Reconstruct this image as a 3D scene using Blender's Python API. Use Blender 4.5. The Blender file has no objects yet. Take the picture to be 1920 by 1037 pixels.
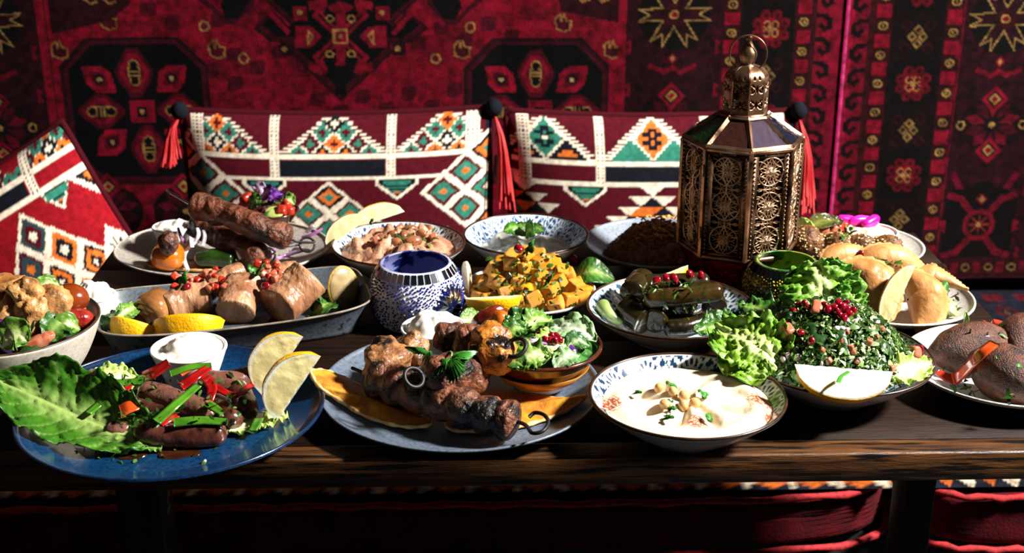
import bpy, bmesh, math, random
import numpy as np
from mathutils import Vector, Matrix, Euler
C = bpy.context.scene.collection
R = math.radians
rnd = random.Random(7)
rng = np.random.default_rng(11)

# ------------------------------------------------------------------ camera, world, light, exposure
T = 0.75                       # table top height
CAM = Vector((0, 0, T + 0.60))
FPX, PITCH, YAW = 2530.0, R(21.0), R(1.4)
cd = bpy.data.cameras.new('camera'); cam = bpy.data.objects.new('camera', cd); C.objects.link(cam)
cd.sensor_width = 36; cd.lens = 36 * FPX / 1920; cd.clip_start = 0.05
cam.location = CAM; cam.rotation_euler = (R(90) - PITCH, 0, -YAW)
cd.dof.use_dof = True; cd.dof.focus_distance = 1.36; cd.dof.aperture_fstop = 8.0
bpy.context.scene.camera = cam
vs = bpy.context.scene.view_settings
vs.view_transform = 'Standard'; vs.look = 'None'; vs.gamma = 1; vs.use_curve_mapping = False; vs.exposure = 0.0
w = bpy.data.worlds.new('dim_room'); bpy.context.scene.world = w; w.use_nodes = True
w.node_tree.nodes['Background'].inputs[0].default_value = (0.80, 0.88, 1.0, 1)
w.node_tree.nodes['Background'].inputs[1].default_value = 0.016
def area(name, loc, aim, size, power, col):
    l = bpy.data.lights.new(name, 'AREA'); l.shape = 'DISK'; l.size = size; l.energy = power; l.color = col
    o = bpy.data.objects.new(name, l); C.objects.link(o); o.location = loc
    o.rotation_euler = (Vector(aim) - Vector(loc)).to_track_quat('-Z', 'Y').to_euler()
    return o
LA, LE, LD = R(-14), R(40), 3.3
AIM = Vector((0.05, 1.5, T))
area('studio_flash', AIM + LD * Vector((math.cos(LA) * math.cos(LE), math.sin(LA) * math.cos(LE), math.sin(LE))), AIM, 0.36, 470, (1, 0.955, 0.90))

# ------------------------------------------------------------------ helpers
def H(s):
    s = s.lstrip('#'); v = [int(s[i:i + 2], 16) / 255 for i in (0, 2, 4)]
    return tuple(x / 12.92 if x <= .04045 else ((x + .055) / 1.055) ** 2.4 for x in v)
_m = cam.rotation_euler.to_matrix()
def ray(px, py): return (_m @ Vector(((px - 960) / FPX, -(py - 518.5) / FPX, -1)))
def at(px, py, h=0.0):                     # point at height h over the table that the camera sees at (px, py)
    d = ray(px, py); return CAM + d * ((T + h - CAM.z) / d.z)
def aty(px, py, y):                        # point on the vertical plane Y = y
    d = ray(px, py); return CAM + d * (y / d.y)
def mpp(p):                                # metres per pixel at p
    return ((_m.transposed() @ (Vector(p) - CAM)).z * -1) / FPX
def proj(X, Y, Z):
    q = np.stack([X - CAM.x, Y - CAM.y, Z - CAM.z], -1) @ np.array(_m)
    return 960 + FPX * q[..., 0] / -q[..., 2], 518.5 - FPX * q[..., 1] / -q[..., 2]

def vn(P, seed=0):                         # smooth value noise, P (n,3) -> -1..1
    P = np.asarray(P, float); i = np.floor(P).astype(np.int64); f = P - i; f = f * f * (3 - 2 * f); out = 0
    for dx in (0, 1):
        for dy in (0, 1):
            for dz in (0, 1):
                h = (i[:, 0] + dx) * 374761393 + (i[:, 1] + dy) * 668265263 + (i[:, 2] + dz) * 2147483647 + seed * 974711
                h = (h ^ (h >> 13)) * 1274126177 & 0xffffffff; h = (h ^ (h >> 16)) & 0xffff
                out = out + (h / 32767.5 - 1) * (f[:, 0] if dx else 1 - f[:, 0]) * (f[:, 1] if dy else 1 - f[:, 1]) * (f[:, 2] if dz else 1 - f[:, 2])
    return out
def fbm(P, o=3, seed=0):
    P = np.asarray(P, float); s = 0; a = 1.0
    for k in range(o): s = s + a * vn(P * 2 ** k + 17.3 * k, seed + k); a *= .5
    return s

def mat(name, col='#888888', col2=None, rough=.5, scale=40, det=4, lo=.35, hi=.65, dark=None, dscale=15, dlo=.5, dhi=.62, bump=0, bscale=150,
        sss=0, sssr=.004, metal=0, coat=0, trans=0, ior=1.45, attr=False, transl=0, stretch=(1, 1, 1), spec=.5, wave=None):
    m = bpy.data.materials.new(name); m.use_nodes = True; t = m.node_tree; N = t.nodes; L = t.links
    b = N['Principled BSDF']; b.inputs['Roughness'].default_value = rough; b.inputs['Metallic'].default_value = metal
    b.inputs['Specular IOR Level'].default_value = spec; b.inputs['IOR'].default_value = ior
    b.inputs['Coat Weight'].default_value = coat; b.inputs['Coat Roughness'].default_value = .08
    b.inputs['Transmission Weight'].default_value = trans
    if sss: b.inputs['Subsurface Weight'].default_value = sss; b.inputs['Subsurface Radius'].default_value = (1, .6, .4); b.inputs['Subsurface Scale'].default_value = sssr
    tc = N.new('ShaderNodeTexCoord'); oi = N.new('ShaderNodeObjectInfo'); ad = N.new('ShaderNodeVectorMath'); ad.operation = 'ADD'
    mp = N.new('ShaderNodeMapping'); mp.inputs['Scale'].default_value = stretch
    cx = N.new('ShaderNodeMath'); cx.operation = 'MULTIPLY'; cx.inputs[1].default_value = 3.7; L.new(oi.outputs['Random'], cx.inputs[0])
    L.new(tc.outputs['Object'], ad.inputs[0]); L.new(cx.outputs[0], ad.inputs[1]); L.new(ad.outputs[0], mp.inputs[0])
    def nz(sc, d=det):
        n = N.new('ShaderNodeTexNoise'); n.inputs['Scale'].default_value = sc; n.inputs['Detail'].default_value = d; L.new(mp.outputs[0], n.inputs['Vector']); return n.outputs['Fac']
    def rampf(f, a, bb):
        r = N.new('ShaderNodeMapRange'); r.inputs[1].default_value = a; r.inputs[2].default_value = bb; L.new(f, r.inputs[0]); return r.outputs[0]
    def mix(f, A, B, mode='MIX'):
        x = N.new('ShaderNodeMix'); x.data_type = 'RGBA'; x.blend_type = mode
        if isinstance(f, float): x.inputs[0].default_value = f
        else: L.new(f, x.inputs[0])
        for k, v in ((6, A), (7, B)):
            if isinstance(v, tuple): x.inputs[k].default_value = (*v, 1)
            else: L.new(v, x.inputs[k])
        return x.outputs[2]
    c = H(col)
    if attr:
        a = N.new('ShaderNodeAttribute'); a.attribute_name = 'col'; c = a.outputs['Color']
    if col2:
        f = rampf(nz(scale), lo, hi)
        c = mix(f, c, H(col2)) if not attr else mix(f, c, mix(1.0, c, H(col2), 'MULTIPLY'))
    if dark: c = mix(rampf(nz(dscale, 6), dlo, dhi), c, H(dark))
    if isinstance(c, tuple): b.inputs['Base Color'].default_value = (*c, 1)
    else: L.new(c, b.inputs['Base Color'])
    if bump:
        bn = N.new('ShaderNodeBump'); bn.inputs['Strength'].default_value = min(1, bump); bn.inputs['Distance'].default_value = .002 * max(1, bump)
        L.new(nz(bscale, 5), bn.inputs['Height']); L.new(bn.outputs[0], b.inputs['Normal'])
    if transl:
        tr = N.new('ShaderNodeBsdfTranslucent'); ms = N.new('ShaderNodeMixShader'); ms.inputs[0].default_value = transl
        if isinstance(c, tuple): tr.inputs[0].default_value = (*c, 1)
        else: L.new(c, tr.inputs[0])
        L.new(b.outputs[0], ms.inputs[1]); L.new(tr.outputs[0], ms.inputs[2]); L.new(ms.outputs[0], N['Material Output'].inputs[0])
    return m
MC = {}
def mm(name, *a, **k):
    if name not in MC: MC[name] = mat(name, *a, **k)
    return MC[name]

def mesh(name, V, F, m=None, smooth=True, col=None, dom='POINT', mi=None):
    me = bpy.data.meshes.new(name); V = np.asarray(V, np.float32)
    if isinstance(F, np.ndarray):
        k = F.shape[1]; me.vertices.add(len(V)); me.vertices.foreach_set('co', V.ravel())
        me.loops.add(F.size); me.loops.foreach_set('vertex_index', F.astype(np.int32).ravel())
        me.polygons.add(len(F)); me.polygons.foreach_set('loop_start', np.arange(0, F.size, k, dtype=np.int32)); me.update(calc_edges=True)
    else: me.from_pydata([tuple(map(float, v)) for v in V], [], F)
    if smooth: me.polygons.foreach_set('use_smooth', np.ones(len(me.polygons), bool))
    for x in (m if isinstance(m, (list, tuple)) else [m]):
        if x: me.materials.append(x)
    if mi is not None: me.polygons.foreach_set('material_index', np.asarray(mi, np.int32))
    if col is not None:
        ca = me.color_attributes.new('col', 'FLOAT_COLOR', dom if dom != 'FACE' else 'CORNER'); col = np.asarray(col, np.float32)
        if dom == 'FACE': col = np.repeat(col, F.shape[1], 0)
        ca.data.foreach_set('color', np.concatenate([col, np.ones((len(col), 1), np.float32)], 1).ravel())
    me.validate(); return me
def link(name, me, parent=None, loc=None, rot=None, scale=None, label=None, cat=None, group=None, kind=None):
    o = bpy.data.objects.new(name, me); C.objects.link(o)
    if parent: o.parent = parent
    if loc is not None: o.location = loc
    if rot is not None: o.rotation_euler = rot
    if scale is not None: o.scale = (scale,) * 3 if isinstance(scale, (int, float)) else scale
    for k, v in (('label', label), ('category', cat), ('group', group), ('kind', kind)):
        if v: o[k] = v
    return o
def empty(name, loc, label, cat, group=None, rot=None):
    return link(name, None, None, loc, rot, None, label, cat, group)
def copytree(o, loc=None, rot=None, scale=None, label=None, group=None, parent=None):
    c = o.copy(); C.objects.link(c)
    if parent: c.parent = parent
    if loc is not None: c.location = loc
    if rot is not None: c.rotation_euler = rot
    if scale is not None: c.scale = (scale,) * 3 if isinstance(scale, (int, float)) else scale
    if label: c['label'] = label
    if group: c['group'] = group
    for ch in o.children: copytree(ch, parent=c)
    return c
def quads(nu, nv, cu=False, cv=False):     # index grid, u slow, v fast
    a = np.arange(nu * nv).reshape(nu, nv)
    iu = np.arange(nu if cu else nu - 1); iv = np.arange(nv if cv else nv - 1)
    A = a[np.ix_(iu, iv)]; B = a[np.ix_((iu + 1) % nu, iv)]; D = a[np.ix_(iu, (iv + 1) % nv)]; E = a[np.ix_((iu + 1) % nu, (iv + 1) % nv)]
    return np.stack([A, B, E, D], -1).reshape(-1, 4)
def lathe(prof, seg=64, sx=1, sy=1):       # prof [(r,z)] -> verts, quads
    p = np.array(prof, float); th = np.linspace(0, 2 * np.pi, seg, endpoint=False)
    V = np.stack([np.outer(np.cos(th), p[:, 0]) * sx, np.outer(np.sin(th), p[:, 0]) * sy, np.broadcast_to(p[:, 1], (seg, len(p)))], -1).reshape(-1, 3)
    return V, quads(seg, len(p), cu=True)
def crom(P, n):                            # Catmull-Rom through P, n samples
    P = np.array(P, float)
    if len(P) == 2: return P[0] + np.linspace(0, 1, n)[:, None] * (P[1] - P[0])
    Q = np.vstack([2 * P[0] - P[1], P, 2 * P[-1] - P[-2]]); t = np.linspace(0, len(P) - 1 - 1e-6, n); i = t.astype(int); f = (t - i)[:, None]
    a, b, c, d = Q[i], Q[i + 1], Q[i + 2], Q[i + 3]
    return .5 * (2 * b + (c - a) * f + (2 * a - 5 * b + 4 * c - d) * f ** 2 + (3 * b - a - 3 * c + d) * f ** 3)
def frames(P, up=(0, 0, 1)):
    t = np.gradient(P, axis=0); t /= np.linalg.norm(t, axis=1)[:, None] + 1e-12
    n = np.zeros_like(t); u = np.array(up, float)
    if abs(t[0] @ u) > .95: u = np.array((1., 0, 0))
    for i in range(len(P)):
        u = u - (u @ t[i]) * t[i]; u /= np.linalg.norm(u) + 1e-12; n[i] = u
    return t, n, np.cross(t, n)
def tube(P, r, seg=8, n=None, closed=False, ex=1, ey=1, power=2):
    P = crom(P, n) if n else np.array(P, float)
    if closed: P = P[:-1] if np.allclose(P[0], P[-1]) else P
    t, nn, bb = frames(P); r = np.broadcast_to(np.asarray(r, float), (len(P),))
    th = np.linspace(0, 2 * np.pi, seg, endpoint=False); c, s = np.cos(th), np.sin(th)
    c = np.sign(c) * abs(c) ** (2 / power); s = np.sign(s) * abs(s) ** (2 / power)
    V = P[:, None] + r[:, None, None] * (ex * c[None, :, None] * nn[:, None] + ey * s[None, :, None] * bb[:, None])
    F = quads(len(P), seg, cu=closed, cv=True); V = V.reshape(-1, 3)
    if not closed: # cap fans as quads
        k = len(V); V = np.vstack([V, P[:1], P[-1:]]); L0 = (len(P) - 1) * seg; ids = np.arange(seg); nx = (ids + 1) % seg
        F = np.vstack([F, np.stack([nx, ids, np.full(seg, k), np.full(seg, k)], 1)[:, [0, 1, 2, 3]], np.stack([L0 + ids, L0 + nx, np.full(seg, k + 1), np.full(seg, k + 1)], 1)])
        F = [tuple(f) if f[2] != f[3] else tuple(f[:3]) for f in F.tolist()]
    return V, F
def capr(n, r, end=.12, p=.5):             # radius profile with round ends
    t = np.linspace(0, 1, n); d = np.clip(np.minimum(t, 1 - t) / end, 0, 1)
    return r * np.clip(1 - (1 - d) ** 2, 0.0004, 1) ** p
def join(parts):                            # [(V,F)] -> V,F (list faces)
    V, F, k = [], [], 0
    for v, f in parts:
        v = np.asarray(v, float); V.append(v); F += [tuple(i + k for i in q) for q in (f.tolist() if isinstance(f, np.ndarray) else f)]; k += len(v)
    return np.vstack(V), F
def joinq(parts):                           # all-quad arrays
    V, F, k = [], [], 0
    for v, f in parts: V.append(v); F.append(f + k); k += len(v)
    return np.vstack(V), np.vstack(F)
def box(sx, sy, sz, c=(0, 0, 0)):
    V = np.array([(x * sx / 2 + c[0], y * sy / 2 + c[1], z * sz / 2 + c[2]) for x in (-1, 1) for y in (-1, 1) for z in (-1, 1)])
    return V, np.array([(0, 1, 3, 2), (4, 6, 7, 5), (0, 4, 5, 1), (2, 3, 7, 6), (0, 2, 6, 4), (1, 5, 7, 3)])
def bevbox(name, sx, sy, sz, m, bev=.003, seg=2, c=(0, 0, 0)):
    bm = bmesh.new(); V, F = box(sx, sy, sz, c); vs_ = [bm.verts.new(v) for v in V]
    for f in F: bm.faces.new([vs_[i] for i in f])
    bmesh.ops.recalc_face_normals(bm, faces=bm.faces); bmesh.ops.bevel(bm, geom=bm.edges[:], offset=bev, segments=seg, profile=.5, affect='EDGES')
    me = bpy.data.meshes.new(name); bm.to_mesh(me); bm.free(); me.materials.append(m)
    me.polygons.foreach_set('use_smooth', np.ones(len(me.polygons), bool)); me.set_sharp_from_angle(angle=R(50)); return me
_ico = {}
def ico(sub):
    if sub not in _ico:
        bm = bmesh.new(); bmesh.ops.create_icosphere(bm, subdivisions=sub, radius=1)
        _ico[sub] = (np.array([v.co[:] for v in bm.verts]), np.array([[v.index for v in f.verts] for f in bm.faces])); bm.free()
    return _ico[sub]
def blob(rx, ry, rz, sub=3, amp=.08, fr=2.5, oct=3, seed=0, power=2, off=(0, 0, 0), floor=None):
    V, F = ico(sub)
    if power != 2:
        q = (abs(V) ** power).sum(1) ** (1 / power); V = V / q[:, None]
    if amp: V = V * (1 + amp * fbm(V * fr + seed * 7.1, oct, seed))[:, None]
    V = V * np.array((rx, ry, rz))
    if floor is not None: V[:, 2] = np.maximum(V[:, 2], floor)
    return V + np.array(off), F
def rotv(V, e): return V @ np.array(Euler(e).to_matrix()).T
def tan_to(a, b): return math.atan2(b[1] - a[1], b[0] - a[0])

# ------------------------------------------------------------------ pattern canvas: woven / painted colour per cell
class Canvas:
    def __init__(s, u0, u1, v0, v1, step, bg):
        s.u = np.arange(u0, u1, step) + step / 2; s.v = np.arange(v0, v1, step) + step / 2
        s.U, s.V = np.meshgrid(s.u, s.v); s.c = np.empty(s.U.shape + (3,)); s.c[:] = H(bg)
    def put(s, mask, col): s.c[mask] = H(col)
    def poly(s, P, col):
        P = np.array(P, float); lo = P.min(0); hi = P.max(0); ju = np.where((s.u >= lo[0]) & (s.u <= hi[0]))[0]; jv = np.where((s.v >= lo[1]) & (s.v <= hi[1]))[0]
        if not len(ju) or not len(jv): return
        sl = (slice(jv[0], jv[-1] + 1), slice(ju[0], ju[-1] + 1)); U, V = s.U[sl], s.V[sl]; ins = np.zeros(U.shape, bool)
        for (x0, y0), (x1, y1) in zip(P, np.roll(P, -1, 0)):
            if y0 != y1: ins ^= ((y0 > V) != (y1 > V)) & (U < (x1 - x0) * (V - y0) / (y1 - y0) + x0)
        s.c[sl][ins] = H(col)
    def rect(s, a, b, c, d, col): s.poly([(a, b), (c, b), (c, d), (a, d)], col)
    def ell(s, x, y, a, b, col): s.put(((s.U - x) / a) ** 2 + ((s.V - y) / b) ** 2 < 1, col)
    def line(s, P, wd, col, close=False):
        P = list(P) + ([P[0]] if close else [])
        for (x0, y0), (x1, y1) in zip(P[:-1], P[1:]):
            L = math.hypot(x1 - x0, y1 - y0) or 1; nx, ny = -(y1 - y0) / L * wd / 2, (x1 - x0) / L * wd / 2; ex, ey = (x1 - x0) / L * wd / 2, (y1 - y0) / L * wd / 2
            s.poly([(x0 + nx - ex, y0 + ny - ey), (x1 + nx + ex, y1 + ny + ey), (x1 - nx + ex, y1 - ny + ey), (x0 - nx - ex, y0 - ny - ey)], col)
    def dia(s, x, y, a, cols, step=0, asp=1.0):   # nested (stepped) diamond, cols from outside in: [(fraction, colour)]
        du, dv = abs(s.U - x), abs(s.V - y) * asp
        if step: du, dv = np.floor(du / step + .5) * step, np.floor(dv / step + .5) * step
        d = (du + dv) / a
        for f, c in cols: s.put(d <= f, c)
# ------------------------------------------------------------------ the room shell
M_black = mm('shadow_black_paint', '#0b0908', rough=.7)
M_floor = mm('dark_floor', '#0a0807', '#060404', rough=.7, scale=12)
def slab(name, sx, sy, sz, c, m):
    V, F = box(sx, sy, sz, c); return link(name, mesh(name, V, F, m, False), kind='structure')
YW = 2.27
slab('floor', 5, 5, .1, (0, 1.0, -.05), M_floor)
slab('wall_back', 3.2, .1, 2.6, (0, YW + .06, 1.3), mm('dark_plaster', '#2a1210', '#1c0c0b', rough=.9, scale=8))
slab('wall_left', .1, 3.4, 2.6, (-1.45, .7, 1.3), MC['dark_plaster'])

# ------------------------------------------------------------------ hanging rugs on the back wall
_w0 = aty(960, 200, YW); WS = mpp(_w0)
def WP(px, py):
    p = aty(px, py, YW); return (960 + (p.x - _w0.x) / WS, 200 - (p.z - _w0.z) / WS)
RED, DRED, MAR, BLK, BRN, GLD, PNK = '#8d0b26', '#52081a', '#350710', '#0b0708', '#3a0d12', '#b58a4c', '#ff4a96'
M_rug = mat('woven_rug_pile', attr=True, col2='#6a6466', scale=70, lo=.3, hi=.75, rough=.95, spec=.1, bump=.6, bscale=420)
def octa(cx, cy, w, h, ch): return [(cx - w, cy - h + ch), (cx - w + ch, cy - h), (cx + w - ch, cy - h), (cx + w, cy - h + ch), (cx + w, cy + h - ch), (cx + w - ch, cy + h), (cx - w + ch, cy + h), (cx - w, cy + h - ch)]
def eyes(K, u, v0, v1, per, ph, wd):
    K.rect(u - wd, v0, u + wd, v1, MAR)
    v = ph - per * math.ceil((ph - v0) / per)
    while v < v1:
        K.rect(u - wd + 4, v + per * .27, u + wd - 4, v + per * .73, RED)
        K.ell(u, v, 11, 10, BLK); K.ell(u, v, 9, 8, GLD); K.ell(u, v, 6, 4.5, BLK); K.ell(u, v, 2.5, 2.5, GLD); v += per
def hooks(K, u, v0, v1, per, d):
    v = v0
    while v < v1:
        K.line([(u - d * 16, v), (u + d * 4, v + 2), (u + d * 14, v + 10), (u + d * 15, v + 22), (u + d * 5, v + 27), (u - d * 1, v + 20)], 9, '#17060a')
        K.rect(u - 18, v - 6, u - 12, v + per, BRN) if d > 0 else K.rect(u + 12, v - 6, u + 18, v + per, BRN); v += per
def flower(K, u, v, s=1):
    K.rect(u - 42 * s, v - 44 * s, u + 42 * s, v + 44 * s, BLK)
    for a in range(8):
        x, y = u + 27 * s * math.cos(a * .785 + .39), v + 27 * s * math.sin(a * .785 + .39)
        K.ell(x, y, 10 * s, 10 * s, '#6e0a1c'); K.ell(x, y, 4 * s, 4 * s, MAR)
    K.ell(u, v, 19 * s, 19 * s, '#8a1022')
    for a in range(4):
        x, y = u + 11 * s * math.cos(a * 1.571 + .785), v + 11 * s * math.sin(a * 1.571 + .785)
        K.ell(x, y, 7 * s, 7 * s, GLD); K.ell(x, y, 5 * s, 5 * s, '#5a0a18')
    K.ell(u, v, 4, 4, GLD)
def fourdia(K, u, v, s=1):
    K.rect(u - 42 * s, v - 44 * s, u + 42 * s, v + 44 * s, '#150709')
    for a in (0, 90, 180, 270):
        x, y = u + 30 * s * math.cos(R(a + 45)), v + 30 * s * math.sin(R(a + 45)); K.line([(x - 10, y), (x, y - 10), (x + 10, y), (x, y + 10)], 4, '#2e0a10', True)
    for x, y in ((0, -13), (0, 13), (-10, 0), (10, 0)): K.dia(u + x * s, v + y * s, 9.5 * s, [(1, '#9a7844'), (.55, '#3a2018')])
def star(K, u, v):
    K.ell(u, v, 66, 64, BLK)
    P = []
    for k in range(6):
        a = k * math.pi / 3
        for da, r in ((-.52, 22), (-.2, 62), (-.02, 42), (.16, 62)): P.append((u + r * math.cos(a + da) * 1.08, v + r * math.sin(a + da)))
    K.poly(P, '#2c0812'); K.line(P, 2.6, '#a5824a', True); K.ell(u, v, 20, 20, MAR); K.ell(u, v, 9, 8, GLD); K.ell(u, v, 6, 5, RED)
def hourglass(K, u, v):
    K.poly(octa(u, v, 70, 74, 22), '#0d0608')
    for d in (-1, 1):
        K.line([(u + d * 12, v - 20), (u + d * 40, v - 52), (u + d * 62, v - 60)], 13, '#6e0a20'); K.line([(u + d * 12, v + 22), (u + d * 40, v + 56), (u + d * 62, v + 62)], 13, '#6e0a20'); K.poly([(u + d * 66, v - 12), (u + d * 80, v - 6), (u + d * 74, v + 2), (u + d * 80, v + 10), (u + d * 66, v + 14)], '#7a0a20')
    K.ell(u, v, 32, 32, '#7a0c20'); K.ell(u, v, 23, 23, '#17080a')
    for a in range(8): K.line([(u, v), (u + 19 * math.cos(a * .785), v + 19 * math.sin(a * .785))], 4, '#8a2a20')
    K.ell(u, v, 5, 5, GLD); K.dia(u, v - 52, 12, [(1, '#7a0c20'), (.5, GLD)])
def petals(K, u, v):
    K.ell(u, v, 62, 52, '#1a080c')
    for a in range(10):
        c, s_ = math.cos(a * .628 + .31), math.sin(a * .628 + .31)
        K.poly([(u + 14 * c, v + 14 * s_), (u + 36 * c - 11 * s_, v + 36 * s_ + 11 * c), (u + 56 * c, v + 50 * s_), (u + 36 * c + 11 * s_, v + 36 * s_ - 11 * c)], '#6e0a22' if a % 2 else '#450816')
    K.dia(u, v - 50, 26, [(1, RED), (.65, BLK), (.45, GLD), (.25, RED)]); K.dia(u, v + 50, 26, [(1, RED), (.65, BLK), (.45, GLD), (.25, RED)])
    K.ell(u, v, 6, 6, GLD)
def wide_border(K, u0, u1, cu, v0, v1, first):
    K.rect(u0, v0, u1, v1, '#2c0812')
    rr = random.Random(3)
    for k in range(120):
        x, y = rr.uniform(u0 + 6, u1 - 6), rr.uniform(v0, v1); K.rect(x - 7, y - 6, x + 7, y + 6, rr.choice(('#220609', '#3c0a16', '#1a0608')))
    v = first - 400
    while v < v1:
        (star if round((v - first) / 400) % 2 == 0 else hourglass)(K, cu, v); petals(K, cu, v + 200)
        for d in (-1, 1):
            for q in (60, 140, 260, 330): K.poly([(cu + d * 78, v + q - 14), (cu + d * 88, v + q - 10), (cu + d * 82, v + q), (cu + d * 88, v + q + 10), (cu + d * 78, v + q + 14)], '#7a0a20')
            K.ell(cu + d * 60, v + 200, 8, 9, GLD); K.ell(cu + d * 60, v + 200, 5, 6, BLK)
            K.line([(cu + d * 60, v + 300), (cu + d * 20, v + 372), (cu, v + 345)], 12, '#6e0a22')
        K.ell(cu, v + 345, 30, 34, BLK); K.ell(cu, v + 352, 22, 22, '#6e0a22'); K.ell(cu, v + 352, 16, 16, BLK)
        for a in range(10): K.ell(cu + 11 * math.cos(a * .628), v + 352 + 11 * math.sin(a * .628), 3, 3, RED)
        K.dia(cu, v + 80, 10, [(1, RED), (.5, GLD)]); K.line([(cu - 40, v + 95), (cu - 15, v + 105), (cu, v + 98), (cu + 15, v + 105), (cu + 40, v + 95)], 9, '#7a0a20'); v += 400
def medallion(K, cx, cy):
    K.poly(octa(cx, cy, 135, 140, 52), '#2c0910'); K.poly(octa(cx, cy, 128, 133, 50), '#4a0a1c'); K.poly(octa(cx, cy, 122, 127, 48), '#08060a')
    for x, y, vert in ((-2, -73, 1), (-68, -1, 0), (76, -1, 0), (12, 72, 1)):
        w_, h_ = (34, 46) if vert else (42, 32)
        pts = lambda f: [(cx + x - w_ * f, cy + y - 5 * f), (cx + x - 10 * f, cy + y - h_ * f), (cx + x + 10 * f, cy + y - h_ * f), (cx + x + w_ * f, cy + y - 5 * f), (cx + x + w_ * f, cy + y + 5 * f), (cx + x + 10 * f, cy + y + h_ * f), (cx + x - 10 * f, cy + y + h_ * f), (cx + x - w_ * f, cy + y + 5 * f)]
        K.poly(pts(1), '#58091c'); K.poly(pts(.78), RED); K.poly(pts(.5), '#5a0a1e')
        q = [(0, -15), (0, 15)] if vert else [(-17, 0), (17, 0)]
        K.rect(cx + x - 12, cy + y - 10, cx + x + 12, cy + y + 10, GLD)
        for a, b in q: K.ell(cx + x + a, cy + y + b, 10, 10, GLD); K.ell(cx + x + a, cy + y + b, 7.5, 7.5, BLK)
        for o in (-6, 1, 8): K.rect(*((cx + x - 9, cy + y + o - 2, cx + x + 9, cy + y + o + 2) if vert else (cx + x + o - 2, cy + y - 9, cx + x + o + 2, cy + y + 9)), BLK)
    K.rect(cx - 17, cy - 22, cx + 29, cy + 22, RED); K.rect(cx - 3, cy - 10, cx + 15, cy + 10, BLK); K.ell(cx + 6, cy, 4, 5, GLD)
    for x, y, sx, sy in ((-66, -62, 1, 1), (65, -62, -1, 1), (-55, 58, 1, -1), (72, 58, -1, -1)):
        a = [(-30, -25), (6, -25), (22, -12), (29, 25), (-8, 25), (-24, 8)]
        K.poly([(cx + x + sx * p, cy + y + sy * q) for p, q in a], '#9c0f2a'); K.poly([(cx + x + sx * p * .55, cy + y + sy * q * .55) for p, q in a], '#5a0a1c')
        K.ell(cx + x, cy + y, 9, 9, BLK); K.ell(cx + x, cy + y, 4.5, 4.5, '#c9a070')
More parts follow.
